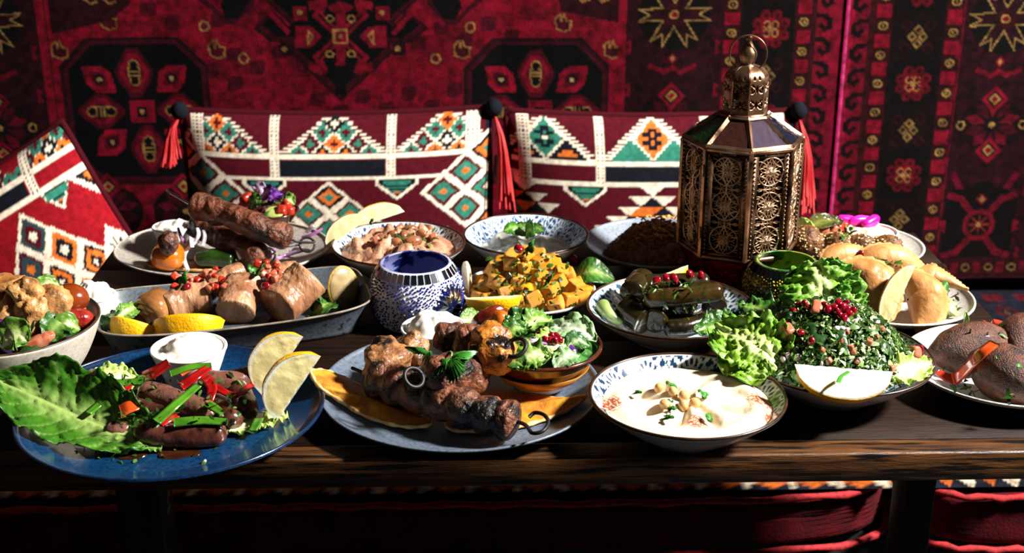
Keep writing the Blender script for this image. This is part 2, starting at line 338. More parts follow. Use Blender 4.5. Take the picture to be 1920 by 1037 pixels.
def paint_main(K):
    S = lambda px, py: WP(px, py)
    rr = random.Random(5)
    for k in range(330):
        x, y = rr.uniform(120, 1150), rr.uniform(-150, 560); K.rect(x - 40, y - 14, x + 40, y + 14, rr.choice(('#850a24', '#7c0a22', '#930d29')))
    for k in range(34):                    # brown blossoms strewn over the red field
        x = 300 + (k * 149) % 660; y = 15 + (k * 83) % 210
        K.poly(octa(x, y, 14, 13, 6), '#4c0818'); K.ell(x + 8, y - 8, 8, 6, '#560a1c'); K.ell(x - 8, y + 8, 7, 5, '#560a1c')
    for cx, cy in ((262, 208), (1006, 210)): medallion(K, *S(cx, cy))
    # great dark central medallion with hooked outline
    half = [(0, 188), (96, 98), (92, 78), (132, 78), (164, 52), (136, 27), (108, 56), (94, 44), (142, 0), (175, -40), (230, -90), (230, -190)]
    cx, _ = S(640, 100); mk = lambda dx, dy: S(640 + dx, dy)
    for col, sc, dy in (('#2c0910', 1, 0), ('#430a16', .955, -3), ('#08060a', .90, -8)):
        K.poly([mk(x * sc, y * sc + dy + (1 - sc) * 60) for x, y in half] + [mk(-x * sc, y * sc + dy + (1 - sc) * 60) for x, y in half[::-1]], col)
    for d in (-1, 1):
        K.poly([mk(d * x, y) for x, y in ((150, -20), (172, 12), (190, 38), (214, 38), (226, 8), (214, -20))], '#0a0709'); K.line([mk(d * x, y) for x, y in ((152, -25), (172, 14), (190, 40), (214, 40), (240, 14), (280, -16))], 9, '#43091a')
        K.line([mk(d * 100, 58), mk(d * 158, -4), mk(d * 128, -40)], 9, RED); K.line([mk(d * 128, -22), mk(d * 190, 44)], 8, '#7a0a22')
        K.poly([mk(d * x, y) for x, y in ((36, 66), (54, 48), (84, 46), (86, 88), (54, 86))], '#93102a'); K.line([mk(d * x, y) for x, y in ((52, 66), (60, 56), (62, 80))], 3.4, GLD, True)
        K.rect(mk(d * 77 - 13, 9)[0], mk(0, 9)[1], mk(d * 77 + 13, 0)[0], mk(0, 36)[1], '#7e0c22'); K.ell(*mk(d * 77, 22), 5, 5, GLD); K.ell(*mk(d * 106, 90), 5, 5, GLD)
        K.rect(mk(d * 106 - 12, 0)[0], mk(0, 78)[1], mk(d * 106 + 12, 0)[0], mk(0, 102)[1], '#2a0a10'); K.ell(*mk(d * 106, 90), 5, 5, GLD)
        for sy in (-1, 1):
            K.line([mk(0, 66), mk(d * 42, 66 + sy * 40), mk(d * 34, 66 + sy * 62), mk(d * 52, 66 + sy * 58)], 15, '#8d0d26'); K.line([mk(d * 6, 66 + sy * 6), mk(d * 40, 66 + sy * 40)], 5, '#2a0a10')
            K.ell(*mk(d * 20, 66 + sy * 33), 8, 7, GLD); K.ell(*mk(d * 20, 66 + sy * 33), 5, 4, BLK)
    K.line([mk(0, 10), mk(0, 118)], 17, '#8d0d26'); K.ell(*mk(0, 12), 22, 9, '#7a0a20'); K.line([mk(0, 130), mk(0, 165)], 20, '#0a0709')
    x, y = mk(0, 66); K.rect(x - 14, y - 14, x + 14, y + 14, GLD); K.rect(x - 10, y - 10, x + 10, y + 10, '#8d0d26'); K.ell(x, y, 4, 4, GLD)
    for px, py in ((384, 48), (458, 108), (882, 50), (817, 108)): K.ell(*S(px, py), 10, 10, GLD); K.ell(*S(px, py), 7, 7, '#6a0a1e')
    for px, py in ((205, 38), (115, 92), (407, 92), (866, 92), (1055, 42), (1146, 92)):
        u, v = S(px, py); P = [(u - 14, v - 8), (u - 5, v - 16), (u - 3, v - 4), (u + 2, v - 17), (u + 6, v - 5), (u + 15, v - 4), (u + 14, v + 12), (u + 2, v + 16), (u - 12, v + 10)]; K.poly(P, '#4a0818'); K.line(P, 3, '#a0713c', True)
    for x0, x1 in ((95, 250), (1010, 1175)):
        a, b = S(x0, 0)[0], S(x1, 0)[0]; K.poly([(a, -200), (b, -200), (b - 5, S(0, 8)[1]), (b - 40, S(0, 36)[1]) if x0 < 500 else (b, S(0, 50)[1]), (a, S(0, 62)[1]) if x0 < 500 else (a + 40, S(0, 24)[1])], '#30080f')
        for q in (.5, .72): K.line([(a + (b - a) * q - 9, -4), (a + (b - a) * q, 4), (a + (b - a) * q + 10, 0)], 4, '#a0713c')
    for px in (150, 290): petals(K, *S(px + 60, 395))
    wide_border(K, 1170, 1348, *[S(1256, 200)[0]], -200, 560, 28); wide_border(K, -260, 100, 8, -200, 560, 32)
    K.rect(100, -200, 114, 560, '#8d0c26'); K.rect(1156, -200, 1170, 560, '#8d0c26'); K.rect(114, -200, 117, 560, BRN)
    eyes(K, 1364, -200, 560, 52, 62, 17); K.rect(1381, -200, 1480, 560, '#14080a')
    v = 65 - 450
    while v < 560: fourdia(K, 1432, v); flower(K, 1436, v + 88); v += 176
    eyes(K, 1497, -200, 560, 55, 42, 17); K.rect(1514, -200, 1568, 560, '#830a26'); hooks(K, 1531, -190, 560, 44, 1)
    K.rect(1555, -200, 1570, 560, '#8a0a2c')
def paint_side(K):
    K.rect(1560, -200, 2400, 560, '#780a22'); K.rect(1570, -200, 1572.6, 560, '#ff62aa'); K.rect(1572.6, -200, 1576, 560, '#c0185c'); K.rect(1576, -200, 1579, 560, '#ff62aa'); K.rect(1579, -200, 1590, 560, '#a50d34')  # pink seam, with the light its raised fold catches painted into the stripes
    hooks(K, 1604, -190, 560, 46, -1); K.rect(1620, -200, 1628, 560, BRN); eyes(K, 1643, -200, 560, 54, 158, 17); K.rect(1660, -200, 1756, 560, '#14080a')
    v = 70 - 354
    while v < 560: fourdia(K, 1709, v); flower(K, 1709, v + 88, .95); v += 177
    eyes(K, 1773, -200, 560, 57, 176, 17); wide_border(K, 1791, 2010, 1868, -200, 560, 38); eyes(K, 2030, -200, 560, 57, 176, 17); K.rect(2047, -200, 2400, 560, '#780a22')
    K.rect(1600, 506, 2400, 548, MAR)
    for k in range(16): u = 1622 + k * 46; K.ell(u, 526, 9, 8, '#8a6a3c'); K.ell(u, 526, 6, 4, BLK); K.rect(u + 15, 516, u + 31, 537, '#6e0a1e')
def make_rug(name, u0, u1, label, painter, v0=-190, v1=548, th=.008):
    K = Canvas(u0, u1, v0, v1, 2.5, RED); painter(K); nv, nu = K.U.shape
    X = _w0.x + (K.U - 960) * WS; Z = _w0.z - (K.V - 200) * WS; P = np.stack([K.U.ravel() / 160, K.V.ravel() / 400, 0 * K.U.ravel()], 1)
    Y = YW - th + .006 * fbm(P, 2, 3).reshape(nv, nu)
    V = np.stack([X, Y, Z], -1).reshape(-1, 3); F = quads(nv, nu)
    e = np.concatenate([np.arange(nu), np.arange(nv) * nu + nu - 1, (nv - 1) * nu + np.arange(nu)[::-1], np.arange(nv)[::-1] * nu])   # rim turned back to the wall
    B = V[e].copy(); B[:, 1] = YW + .004; k = len(V); n = len(e); i = np.arange(n - 1)
    F = np.vstack([F, np.stack([e[i], k + i, k + i + 1, e[i + 1]], 1)]); K.c *= .54; col = np.vstack([K.c.reshape(-1, 3), K.c.reshape(-1, 3)[e] * .5])
    return link(name, mesh(name, np.vstack([V, B]), F, M_rug, True, col), label=label, cat='rug')
make_rug('wall_rug', -150, 1572, 'large red hanging rug with black octagon medallions behind the two upright cushions', paint_main)
make_rug('wall_rug', 1572, 2120, 'darker hanging rug with flower and star border columns right of the pink seam', paint_side, th=.012)

# ------------------------------------------------------------------ corner bench with seat cushions
M_velvet = mm('red_velvet', '#500912', '#32060c', rough=.95, scale=30, spec=.15, bump=.4, bscale=300)
M_pipe = mm('red_cord', '#b0141c', '#6e0a10', rough=.8, scale=160)
M_navy = mm('navy_cloth', '#12141f', rough=.85)
M_wood_dark = mm('blackened_wood', '#0b0806', '#060404', rough=.8, scale=8, stretch=(1, 12, 12))
SEAT = 0.446; YB = 1.535
b = empty('corner_bench', (0, 1.9, 0), 'dark bench running along the rug wall under the seat cushions', 'bench')
for nm, sx, sy, sz, c in (('bench_top', 2.6, .66, .03, (0, .03, .334)), ('front_board', 2.6, .02, .18, (0, -.30, .27)), ('end_board', .02, .7, .35, (-1.28, 0, .175)), ('end_board', .02, .7, .35, (1.28, 0, .175)), ('plinth', 2.4, .5, .18, (0, .05, .09))):
    link(nm, bevbox(nm, sx, sy, sz, M_wood_dark, .003, 1, c), b)
Mgr = mm('worn_grey_steel', '#8c9096', '#5c5f64', rough=.45, metal=.6, scale=60, dark='#26272a', dscale=40)
p = aty(1592, 1026, 1.52)
me = bevbox('bracket', .022, .012, .16, Mgr, .002, 1); br = link('bracket', me, b, (p.x, -.345, .25), (0, R(28), 0))
br['label'] = 'bare grey steel bracket under the seat cushion'
def seat_cushion(x0, x1, label):
    cx, wd = (x0 + x1) / 2, x1 - x0; h = SEAT - .361; root = empty('seat_cushion', (cx, 1.9, .361), label, 'cushion', 'red seat cushions on the bench')
    n = 40; hw, hd = wd / 2 - .004, .365
    V, F = blob(hw, hd, h / 2 * 1.02, 5, .0, power=9, off=(0, 0, h / 2)); V = V * (1, 1, 1) + np.stack([0 * V[:, 0], 0 * V[:, 0], .004 * fbm(V * 6, 2, 4) * (V[:, 2] > h * .6)], 1)
    link('cushion_body', mesh('cushion_body', V, F, M_velvet), root)
    # patterned woven top
    K = Canvas(0, 200, 0, 120, 1, '#12141f')
    q = 200 / (wd / .062)
    for k in range(int(200 / q) + 1):
        x = q * (k + .5); w_ = max(1.3, q * .16); K.line([(x - q / 2, 2), (x, 13), (x + q / 2, 2)], w_, '#c2b59c'); K.line([(x - q / 2, 6.5), (x, 17.5), (x + q / 2, 6.5)], w_ * 1.3, '#2f6a58'); K.line([(x - q / 2, 11), (x, 22), (x + q / 2, 11)], w_, '#c2b59c'); K.dia(x, 4, 3, [(1, '#b0561f')])
        for j in range(2, 6): K.dia(x, 16 + j * 17, 7, [(1, '#3a0a12'), (.6, '#12141f'), (.3, '#5a3a20')])
        K.rect(x - q * .3, 110, x + q * .3, 116, '#4a0a14')
    nv, nu = K.U.shape; x = (K.U / 200 * 2 - 1) * (hw - .012); y = (K.V / 120 * 2 - 1) * (hd - .012)
    Vt = np.stack([x, y, h * 1.0 + .004 - .0 * x + .003 * (1 - (x / hw) ** 8) * (1 - (y / hd) ** 8)], -1).reshape(-1, 3)
    link('woven_top', mesh('woven_top', Vt, quads(nv, nu), M_rug, True, K.c.reshape(-1, 3)), root)
    for nm, z in (('upper_piping', h * .97), ('lower_piping', h * .04)):
        q = []
        for k in range(120):
            a = R(160) + k / 119 * R(220); c_, s_ = math.cos(a), math.sin(a); r_ = (abs(c_) ** 10 + abs(s_) ** 10) ** (-.1); q.append((hw * c_ * r_ * 1.005, hd * s_ * r_ * 1.005, z + .002 * math.sin(k * 2.1)))
        q = np.array(q); V, F = tube(q, .0045 * np.array([1 + .35 * (k % 2) for k in range(120)]), 6); link(nm, mesh(nm, V, F, M_pipe), root)
    for sx in (-1, 1):
        V, F = tube([(sx * hw * .99, -hd * .985, h * .97), (sx * hw * 1.0, -hd * 1.0, h * .5), (sx * hw * .985, -hd * .98, h * .04)], .006, 8, 24); link('corner_piping', mesh('corner_piping', V * (1 + .002 * np.sin(np.arange(len(V)) * 3.0))[:, None], F, M_pipe), root)
xs = aty(1712, 950, YB).x
seat_cushion(-1.25, xs, 'long red velvet seat cushion with corded edge ending at the black table leg')
seat_cushion(xs + .006, 1.25, 'red velvet seat cushion with green zigzag top right of the black table leg')

# ------------------------------------------------------------------ woven cushions
WHT, PM, TEAL, ORG, NVY = '#efe3cc', '#4f0a18', '#2f7a66', '#d9702a', '#10131c'
M_knit = mat('woven_wool', attr=True, col2='#c4bcbc', scale=120, lo=.35, hi=.75, rough=.92, spec=.12, bump=.55, bscale=900)
M_tassel = mm('red_silk_thread', '#d0161c', '#7e0a10', rough=.6, scale=400, stretch=(6, 6, 1), lo=.45, hi=.6)
M_navyknit = mm('navy_wool_edge', '#10121a', rough=.9, spec=.1)
def dashes(K, x0, x1, y0, y1, bg, n=2):
    K.rect(x0, y0, x1, y1, WHT)
    for k in range(n):
        xx = x0 + (x1 - x0) * (k + .5) / n
        y = y0 + 2
        while y < y1: K.rect(xx - 1.8, y, xx + 1.8, y + 3.2, bg); y += 6.4
def tri(K, cx, y0, y1, hw, kind):
    n = int((y1 - y0) / 6)
    for k in range(n):                     # ragged stepped outline with fringe lines
        y = y0 + k * 6; q = hw * (k + 1) / n
        K.rect(cx - q - 16, y + 3, cx + q + 16, y + 6, WHT); K.rect(cx - q, y, cx + q, y + 6, WHT)
    if kind == 'grid':
        C3 = [(0, 8, ORG, PM), (-22, 23, TEAL, PM), (22, 23, TEAL, PM), (-44, 43, PM, TEAL), (0, 43, NVY, WHT), (44, 43, PM, TEAL), (-66, 62, TEAL, PM), (-22, 62, ORG, NVY), (22, 62, ORG, NVY), (66, 62, TEAL, PM)]
    elif kind == 'grid2': C3 = [(0, 8, NVY, WHT), (-22, 23, TEAL, PM), (22, 23, TEAL, PM), (-44, 43, PM, TEAL), (0, 43, ORG, PM), (44, 43, PM, TEAL), (-66, 62, TEAL, PM), (-22, 62, NVY, ORG), (22, 62, NVY, ORG), (66, 62, TEAL, PM)]
    else:
        a, c = kind
        K.dia(cx, y0 + 36, 34, [(1, a)], 4)
        for dx, dy in ((-11, -9), (11, -9), (-11, 7), (11, 7), (0, -1), (0, -16), (0, 14)): K.rect(cx + dx - 8, y0 + 36 + dy - 4, cx + dx + 8, y0 + 36 + dy + 4, NVY)
        K.rect(cx - 5, y0 + 32, cx + 5, y0 + 39, WHT if a == TEAL else NVY)
        for d in (-1, 1):
            for k in range(6): K.rect(cx + d * 42 - 6 - 6 * k, y0 + 38 + 6 * k, cx + d * 42 + 6 + 6 * k, y0 + 44 + 6 * k, c)
            if c == NVY:
                for dx, dy in ((0, 62), (0, 56)): K.rect(cx + d * 42 - (18 if dy == 62 else 10), y0 + dy, cx + d * 42 + (18 if dy == 62 else 10), y0 + dy + 6, ORG)
        C3 = []
    for dx, dy, c, c2 in C3: K.dia(cx + dx, y0 + 4 + dy * (y1 - y0) / 66, 17, [(1, c), (.32, c2)], 5)
def pocket(K, cx, y, w=42):
    P = lambda f: [(cx - w * f, y), (cx + w * f, y), (cx + w * f, y + 8 * f), (cx, y + 38 * f), (cx - w * f, y + 8 * f)]
    K.poly(P(1), WHT); K.poly(P(.82), NVY)
    for k, q in enumerate((26, 20, 22, 12)): K.rect(cx - q, y + 3 + k * 5, cx + q, y + 7 + k * 5, TEAL)
    K.rect(cx - 6, y + 22, cx + 6, y + 26, ORG)
MIXD = [[(.9, NVY), (.68, ORG), (.36, NVY), (.16, WHT)], [(.9, PM), (.66, '#2b3f44'), (.25, ORG)], [(.9, '#2b3f44'), (.6, PM), (.25, WHT)], [(.9, ORG), (.6, NVY), (.22, WHT)]]
def bigdia(K, cx, cy, a, asp=1.25, mixed=0):
    K.dia(cx, cy, a, [(1, WHT)], 3.2, asp)
    s = a / 3.0
    for i in range(-2, 3):
        for j in range(-2, 3):
            if abs(i) + abs(j) > 2 or (i + j) % 2: continue
            col = [(.9, NVY), (.62, ORG), (.28, TEAL)] if (i, j) in ((0, -2), (0, 2)) else ([(.9, PM), (.62, TEAL), (.25, ORG)] if j == 0 and i else [(.9, PM), (.7, TEAL), (.35, PM), (.18, WHT)])
            if mixed: col = MIXD[(i * 2 + j * 3) % 4]
            K.dia(cx + i * s, cy + j * s / asp, s * .9, col, 3.2, asp)
    for i, j in ((-1, -1), (1, -1), (-1, 1), (1, 1)): K.dia(cx + i * s, cy + j * s / asp, s * .9, MIXD[(i + 2 * j) % 4] if mixed else [(.9, PM), (.66, TEAL), (.25, ORG)], 3.2, asp)
def pyramid(K, cx, y0, rows=5):
    cols = [[WHT], [WHT, NVY, WHT], [WHT, ORG, NVY, WHT], [WHT, NVY, ORG, ORG, WHT], [WHT, ORG, NVY, TEAL, NVY, WHT]]
    for r in range(rows):
        y = y0 + r * 18; n = r + 1
        for k in range(n): x = cx + (k - r / 2) * 46; K.poly([(x - 23, y), (x + 23, y), (x, y + 18)], WHT if k in (0, n - 1) else (ORG if (k + r) % 2 else NVY))
        for k in range(n - 1):
            x = cx + (k - (r - 1) / 2) * 46; K.poly([(x - 23, y + 18), (x + 23, y + 18), (x, y)], NVY if (k + r) % 2 else (ORG if k != (n - 1) // 2 else TEAL))
def paint_pillow(K, x0, x1, y0, A):        # shared layout of bands, A: kind
    L = x1 - x0; m = (x0 + x1) / 2
    if A == 1:
        tri(K, x0 + 70, 216, 276, 86, 'grid'); tri(K, m - 4, 214, 276, 86, 'grid2'); tri(K, x1 - 86, 214, 276, 86, 'grid')
        cols = (x0 + 176, x0 + 394)
    else:
        tri(K, x0 + 72, 218, 290, 84, (TEAL, NVY)); tri(K, x0 + 278, 216, 290, 84, (ORG, TEAL)); tri(K, x0 + 470, 218, 290, 84, (TEAL, NVY)); cols = (x0 + 177, x0 + 380)
    yb = 278 if A == 1 else 292
    for c in cols: dashes(K, c - 9, c + 9, 190, yb + 45, PM)
    for c in (x0 + 22, x1 - 48): dashes(K, c - 2, c + 22, 190, yb + 45, PM, 3)
    K.rect(x0, yb, x1, yb + 8, WHT); K.rect(x0, yb + 8, x1, yb + 39, PM)
    K.rect(cols[0] + 10, yb + 9, cols[1] - 10, yb + 38, NVY); K.rect(x0, yb + 38, x1, yb + 46, WHT)
    for c in cols: dashes(K, c - 9, c + 9, yb + 8, yb + 38, PM)
    for c in (x0 + 22, x1 - 48): dashes(K, c - 2, c + 22, yb + 8, yb + 38, PM, 3)
    K.rect(x0 - 30, 190, x0 + 6, yb + 42, NVY); K.rect(x1 - 14, 190, x1 + 30, yb + 42, NVY)
    y = yb + 46
    pocket(K, cols[0] - 10 * (A == 2) - 20, y); pocket(K, cols[1] + 12, y)
    if A == 1:
        bigdia(K, m - 16, y + 92, 118, 1.28)
        for sx, c in ((-1, x0 - 6), (1, x1 - 6)):
            bigdia(K, c, y + 26, 128, 1.25)
        bigdia(K, x1 - 85, y + 150, 62, 1.1)
        for q in (-14, 4, 20): K.line([(x1 - 85 + q - 14, y + 118), (x1 - 85 + q + 4, y + 128), (x1 - 85 + q - 4, y + 142)], 6, NVY)
    else:
        pyramid(K, x0 + 278, y, 5); pyramid(K, x0 + 6, y - 20, 4); pyramid(K, x1 - 10, y - 20, 4)
def pillow(name, label, ctr, W, Hh, D, rot, paint, x0, x1, y0, y1, tint=1.0, bg=PM, step=2.9, tassels=(), zmin=None):
    K = Canvas(x0, x1, y0, y1, step, bg); paint(K); nv, nu = K.U.shape
    a = np.linspace(-1, 1, nu)[None] + 0 * K.U; b_ = np.linspace(1, -1, nv)[:, None] + 0 * K.U
    prof = lambda a, b_: (np.clip(1 - abs(a) ** 3.2, 0, 1) ** .55) * (np.clip(1 - abs(b_) ** 3.2, 0, 1) ** .55)
    X = a * W / 2 * (1 - .035 * (1 - b_ ** 2)); Z = b_ * Hh / 2 * (1 - .05 * (1 - a ** 2)); wob = .006 * fbm(np.stack([a.ravel() * 2, b_.ravel() * 2, 0 * a.ravel()], 1), 2, 9).reshape(nv, nu)
    Y = -D / 2 * prof(a, b_) * (1 + 2 * wob)
    root = empty(name, ctr, label, 'cushion', None, rot)
    link('woven_front', mesh('woven_front', np.stack([X, Y, Z], -1).reshape(-1, 3), quads(nv, nu)[:, ::-1], M_knit, True, K.c.reshape(-1, 3) * tint), root)
    k = 6; link('plain_back', mesh('plain_back', np.stack([X, -Y * .8 + .0005, Z], -1)[::k, ::k].reshape(-1, 3), quads(*X[::k, ::k].shape), M_navyknit), root)
    e = [(a_, 1) for a_ in np.linspace(-1, 1, 40)] + [(1, b) for b in np.linspace(1, -1, 32)][1:] + [(a_, -1) for a_ in np.linspace(1, -1, 40)][1:] + [(-1, b) for b in np.linspace(-1, 1, 32)][1:]
    q = np.array([(a_ * W / 2 * (1 - .035 * (1 - b ** 2)), 0, b * Hh / 2 * (1 - .05 * (1 - a_ ** 2))) for a_, b in e]); V, F = tube(q, .006, 6, closed=True); link('edge_cord', mesh('edge_cord', V, F, mm('maroon_cord', '#3a0710', rough=.9, spec=.1)), root)
    for (sx, sz, ln) in tassels:
        c = Vector((sx * W / 2, -.01, sz * Hh / 2)); ts = []
        V, F = blob(.014, .014, .016, 2, .1, seed=3, off=c); knot = link('tassel', mesh('tassel', V, F, M_navyknit), root)
        for j in range(44):
            an = rnd.uniform(0, 6.28); r_ = rnd.uniform(.002, .018); l_ = ln * rnd.uniform(.8, 1.05)
            ts.append(tube([c + Vector((0, 0, -.008)), c + Vector((sx * .012 + r_ * .4 * math.cos(an), -.012 + r_ * .4 * math.sin(an), -l_ * .4)), c + Vector((sx * .016 + r_ * math.cos(an), -.012 + r_ * math.sin(an), -l_))], .0014, 4, 6))
        V, F = join(ts); o = link('tassel_threads', mesh('tassel_threads', V, F, M_tassel), knot); o['kind'] = 'stuff'
    if zmin:                               # the seat under it flattens its lower side
        Mw = Matrix.LocRotScale(Vector(ctr), Euler(rot), None); A_ = np.array(Mw)
        for ch in root.children:
            me = ch.data; V = np.empty(len(me.vertices) * 3, np.float32); me.vertices.foreach_get('co', V); V = V.reshape(-1, 3) @ A_[:3, :3].T + A_[:3, 3]
            V[:, 2] = np.where(V[:, 2] < zmin, zmin + .002 * (V[:, 1] - V[:, 1].mean()), V[:, 2]); V = (V - A_[:3, 3]) @ A_[:3, :3]; me.vertices.foreach_set('co', V.astype(np.float32).ravel()); me.update()
    return root
YP = 2.06
def on_plane(px, py, y): return aty(px, py, y)
pc = aty(637, 400, YP); wz = mpp(pc)
pz = SEAT + .014 + .184
pillow('woven_cushion', 'maroon woven cushion with white and green diamonds directly behind the bean bowl', (pc.x, YP + .03, pz + .004), 582 * wz, .364, .14, (R(-7), 0, R(1)), lambda K: paint_pillow(K, 345, 930, 210, 1), 345, 930, 210, 618, tassels=((-1, 1, .085), (1, 1, .16)))
pc = aty(1222, 400, YP)
pillow('woven_cushion', 'maroon woven cushion with orange and teal diamond tops behind the tall lantern', (pc.x, YP + .03, pz), 548 * wz, .360, .14, (R(-7), 0, R(-1)), lambda K: paint_pillow(K, 942, 1502, 213, 2), 942, 1502, 213, 620, tassels=((1, 1, .16),))
def paint_left(K):
    for x in (892, 740, 560): tri(K, x, 196, 246, 62, 'grid' if x != 740 else 'grid2')
    K.rect(300, 246, 960, 253, WHT); K.rect(300, 253, 960, 277, '#8a0f1a'); K.rect(300, 277, 960, 284, WHT)
    for x0 in (640, 350): K.rect(x0, 254, x0 + 190, 276, NVY)
    for x in (840, 630): dashes(K, x - 9, x + 9, 190, 277, PM)
    pocket(K, 872, 284, 24); pocket(K, 700, 284, 30); K.poly([(930, 284), (930, 330), (898, 284)], WHT); K.poly([(930, 288), (930, 318), (908, 288)], NVY); K.poly([(930, 292), (930, 308), (920, 290)], ORG)
    bigdia(K, 800, 412, 104, .86, 1); bigdia(K, 560, 412, 104, .86, 1)
    K.dia(912, 414, 28, [(1, WHT)], 3, .7)
    for a in range(8): K.line([(912 + 5 * math.cos(a * .785), 414 + 7 * math.sin(a * .785)), (912 + 11 * math.cos(a * .785), 414 + 18 * math.sin(a * .785))], 4, NVY)
pc = aty(10, 590, 1.90)
pillow('woven_cushion', 'tilted bright red woven cushion leaning alone at the table corner', (pc.x, 1.90, pc.z), .47, .40, .15, (R(-10), R(-29), R(6)), paint_left, 345, 930, 210, 618, bg='#8a0f1a', tint=1.15, zmin=SEAT + .012)

# ------------------------------------------------------------------ the table
M_top = mm('dark_stained_wood', '#24140a', '#100905', rough=.55, scale=9, lo=.3, hi=.7, stretch=(1, 14, 8), dark='#0b0604', dscale=16, dlo=.5, dhi=.75, bump=.35, bscale=60, spec=.12)
M_edge = mm('worn_wood_edge', '#5c3a1c', '#2c190b', rough=.36, scale=10, lo=.35, hi=.65, stretch=(1, 10, 14), dark='#0a0605', dscale=14, dlo=.5, dhi=.6, bump=.4, bscale=70)
TY0, TY1 = 1.098, 1.715
TX0 = at(100, 620).x - .0; TX1 = at(1856, 590).x
tb = empty('dining_table', ((TX0 + TX1) / 2, (TY0 + TY1) / 2, 0), 'dark stained wooden table carrying all the dishes', 'table')
tw, tdp = TX1 - TX0, TY1 - TY0; n = 5; pw = (tdp - .028) / n
for k in range(n):
    o = link('top_plank', bevbox('top_plank', tw, pw - .0002, .028, M_top, .0004, 1), tb, (0, -tdp / 2 + .028 + pw * (k + .5), T - .014))
link('front_edge_strip', bevbox('front_edge_strip', tw + .002, .0275, .030, M_edge, .0026, 3), tb, (0, -tdp / 2 + .0135, T - .0148))
M_leg = mm('chipped_black_steel', '#0d0d0f', rough=.45, dark='#7c828a', dscale=30, dlo=.66, dhi=.68, metal=.3)
pl = aty(1724, 960, TY0 + .066)
for sx in (-1, 1):
    for sy in (-1, 1):
        x = sx * (pl.x - tb.location.x + (0 if sy < 0 else pl.x * (1.47 / (TY0 + .09) - 1))); o = link('leg', bevbox('leg', .028, .05, T - .0285, M_leg, .003, 2), tb, (x, (-tdp / 2 + .09 if sy < 0 else 1.47 - tb.location.y), (T - .0285) / 2))
# ------------------------------------------------------------------ crockery
def cprof(Rr, h, rf, rb, p, t=.0035, z0=.007, foot=.004, n=26):
    """outer and inner profile of a plate or bowl: rim radius, height, foot radius, flat inner radius"""
    o = [(0.0001, .0015), (rf * .86, .0015), (rf * .9, 0), (rf, 0), (rf * 1.01, foot)]
    for s in np.linspace(0, 1, n)[1:]: r = rf * 1.01 + (Rr - rf * 1.01) * s; o.append((r, foot + (h - t * .6 - foot) * s ** p))
    o += [(Rr + t * .12, h - t * .15), (Rr - t * .25, h), (Rr - t * .75, h - t * .2)]
    inn = []
    for s in np.linspace(0, 1, n)[::-1]: r = rb + (Rr - t - rb) * s; inn.append((r, z0 + (h - t * .6 - z0) * s ** p))
    inn += [(rb * f, z0) for f in (.75, .5, .25)] + [(0.0001, z0)]
    return o, inn
DISH = {}
def iz(d, r):                              # inner surface height above the table at radius r
    rb, Rr, h, z0, p, t = d; s = max(0, min(1, (r - rb) / (Rr - t - rb))); return z0 + (h - t * .6 - z0) * s ** p
def dish(key, name, label, cx, cy, hw, h, rf=.6, rb=None, p=1.5, m=None, paint=None, outc='#c9ccd0', seg=96, sy=1.0, rot=0, t=.0035, z0=.007, rim=None, group=None, loc=None, cat=None, base=0, rimw=.0016):
    c = at(cx, cy, h + base); Rr = hw * mpp(c); z = T + base
    if loc: c = Vector(loc)
    rb = rb if rb is not None else rf * 1.0
    o, inn = cprof(Rr, h, Rr * rf, Rr * rb, p, t, z0)
    pr = o + inn; V, F = lathe(pr, 512 if paint else seg)
    col = None
    if paint:
        k = len(pr); n = 512; th = np.repeat(np.arange(n) / n * 2 * np.pi, k); r = np.tile([q[0] / Rr for q in pr], n); inside = np.tile([0] * len(o) + [1] * len(inn), n).astype(bool)
        col = np.empty((n * k, 3)); col[:] = H(outc); ci = paint(th, r); col[inside] = ci[inside]
    V[:, 1] *= sy
    root = link(name, mesh(name, V, F, m, True, col), None, (c.x, c.y, z + .0003), (0, 0, rot), None, label, cat or ('bowl' if 'bowl' in name else 'plate'), group)
    if rim:
        q = np.linspace(0, 2 * np.pi, 97); P = np.stack([(Rr - t * .25) * np.cos(q), (Rr - t * .25) * np.sin(q) * sy, 0 * q + h - .0004], 1); V, F = tube(P, rimw, 6, closed=True); link('rim', mesh('rim', V, F, rim), root)
    DISH[key] = dict(c=Vector((c.x, c.y, z)), R=Rr, h=h, d=(Rr * rb, Rr, h, z0, p, t), root=root)
    return root
M_porc = mat('painted_porcelain', attr=True, rough=.18, coat=.4)
M_rimb = mm('brown_rim_glaze', '#3b2416', '#1d120c', rough=.3, scale=90)
def fans(th, r, ink='#123056', paper='#e6eef4', n1=9, ph=0.0, ribs=16, big=.27):
    x, y = r * np.cos(th), r * np.sin(th); out = np.empty((len(th), 3)); out[:] = H(paper); done = np.zeros(len(th), bool); I = np.array(H(ink)); I2 = I * .5 + np.array(H(paper)) * .5
    cs = []
    for k in range(n1): a = ph + k * 2 * math.pi / n1; cs.append((.80 * math.cos(a), .80 * math.sin(a)))
    for k in range(n1): a = ph + (k + .5) * 2 * math.pi / n1; cs.append((1.02 * math.cos(a), 1.02 * math.sin(a)))
    for k in range(n1): a = ph + (k + .5) * 2 * math.pi / n1; cs.append((.60 * math.cos(a), .60 * math.sin(a)))
    for a, b in cs:
        d = np.hypot(x - a, y - b); g = np.arctan2(y - b, x - a); m = (d < big) & ~done; done |= m; w_ = np.sin(g * ribs)
        ink_m = m & (((d > .09) & (d < .15) & (w_ > -.1)) | ((d > .17) & (d < .245) & (w_ < .25)) | (d < .035) | ((d > .05) & (d < .066)) | (d > big - .014))
        out[ink_m] = I
    return out
def jitter_tone(f):
    return lambda th, r: f(th, r)
GR = lambda n, c, c2, **k: mm(n, c, c2, **dict(dict(rough=.3, scale=300, det=2, lo=.45, hi=.7, coat=.2), **k))
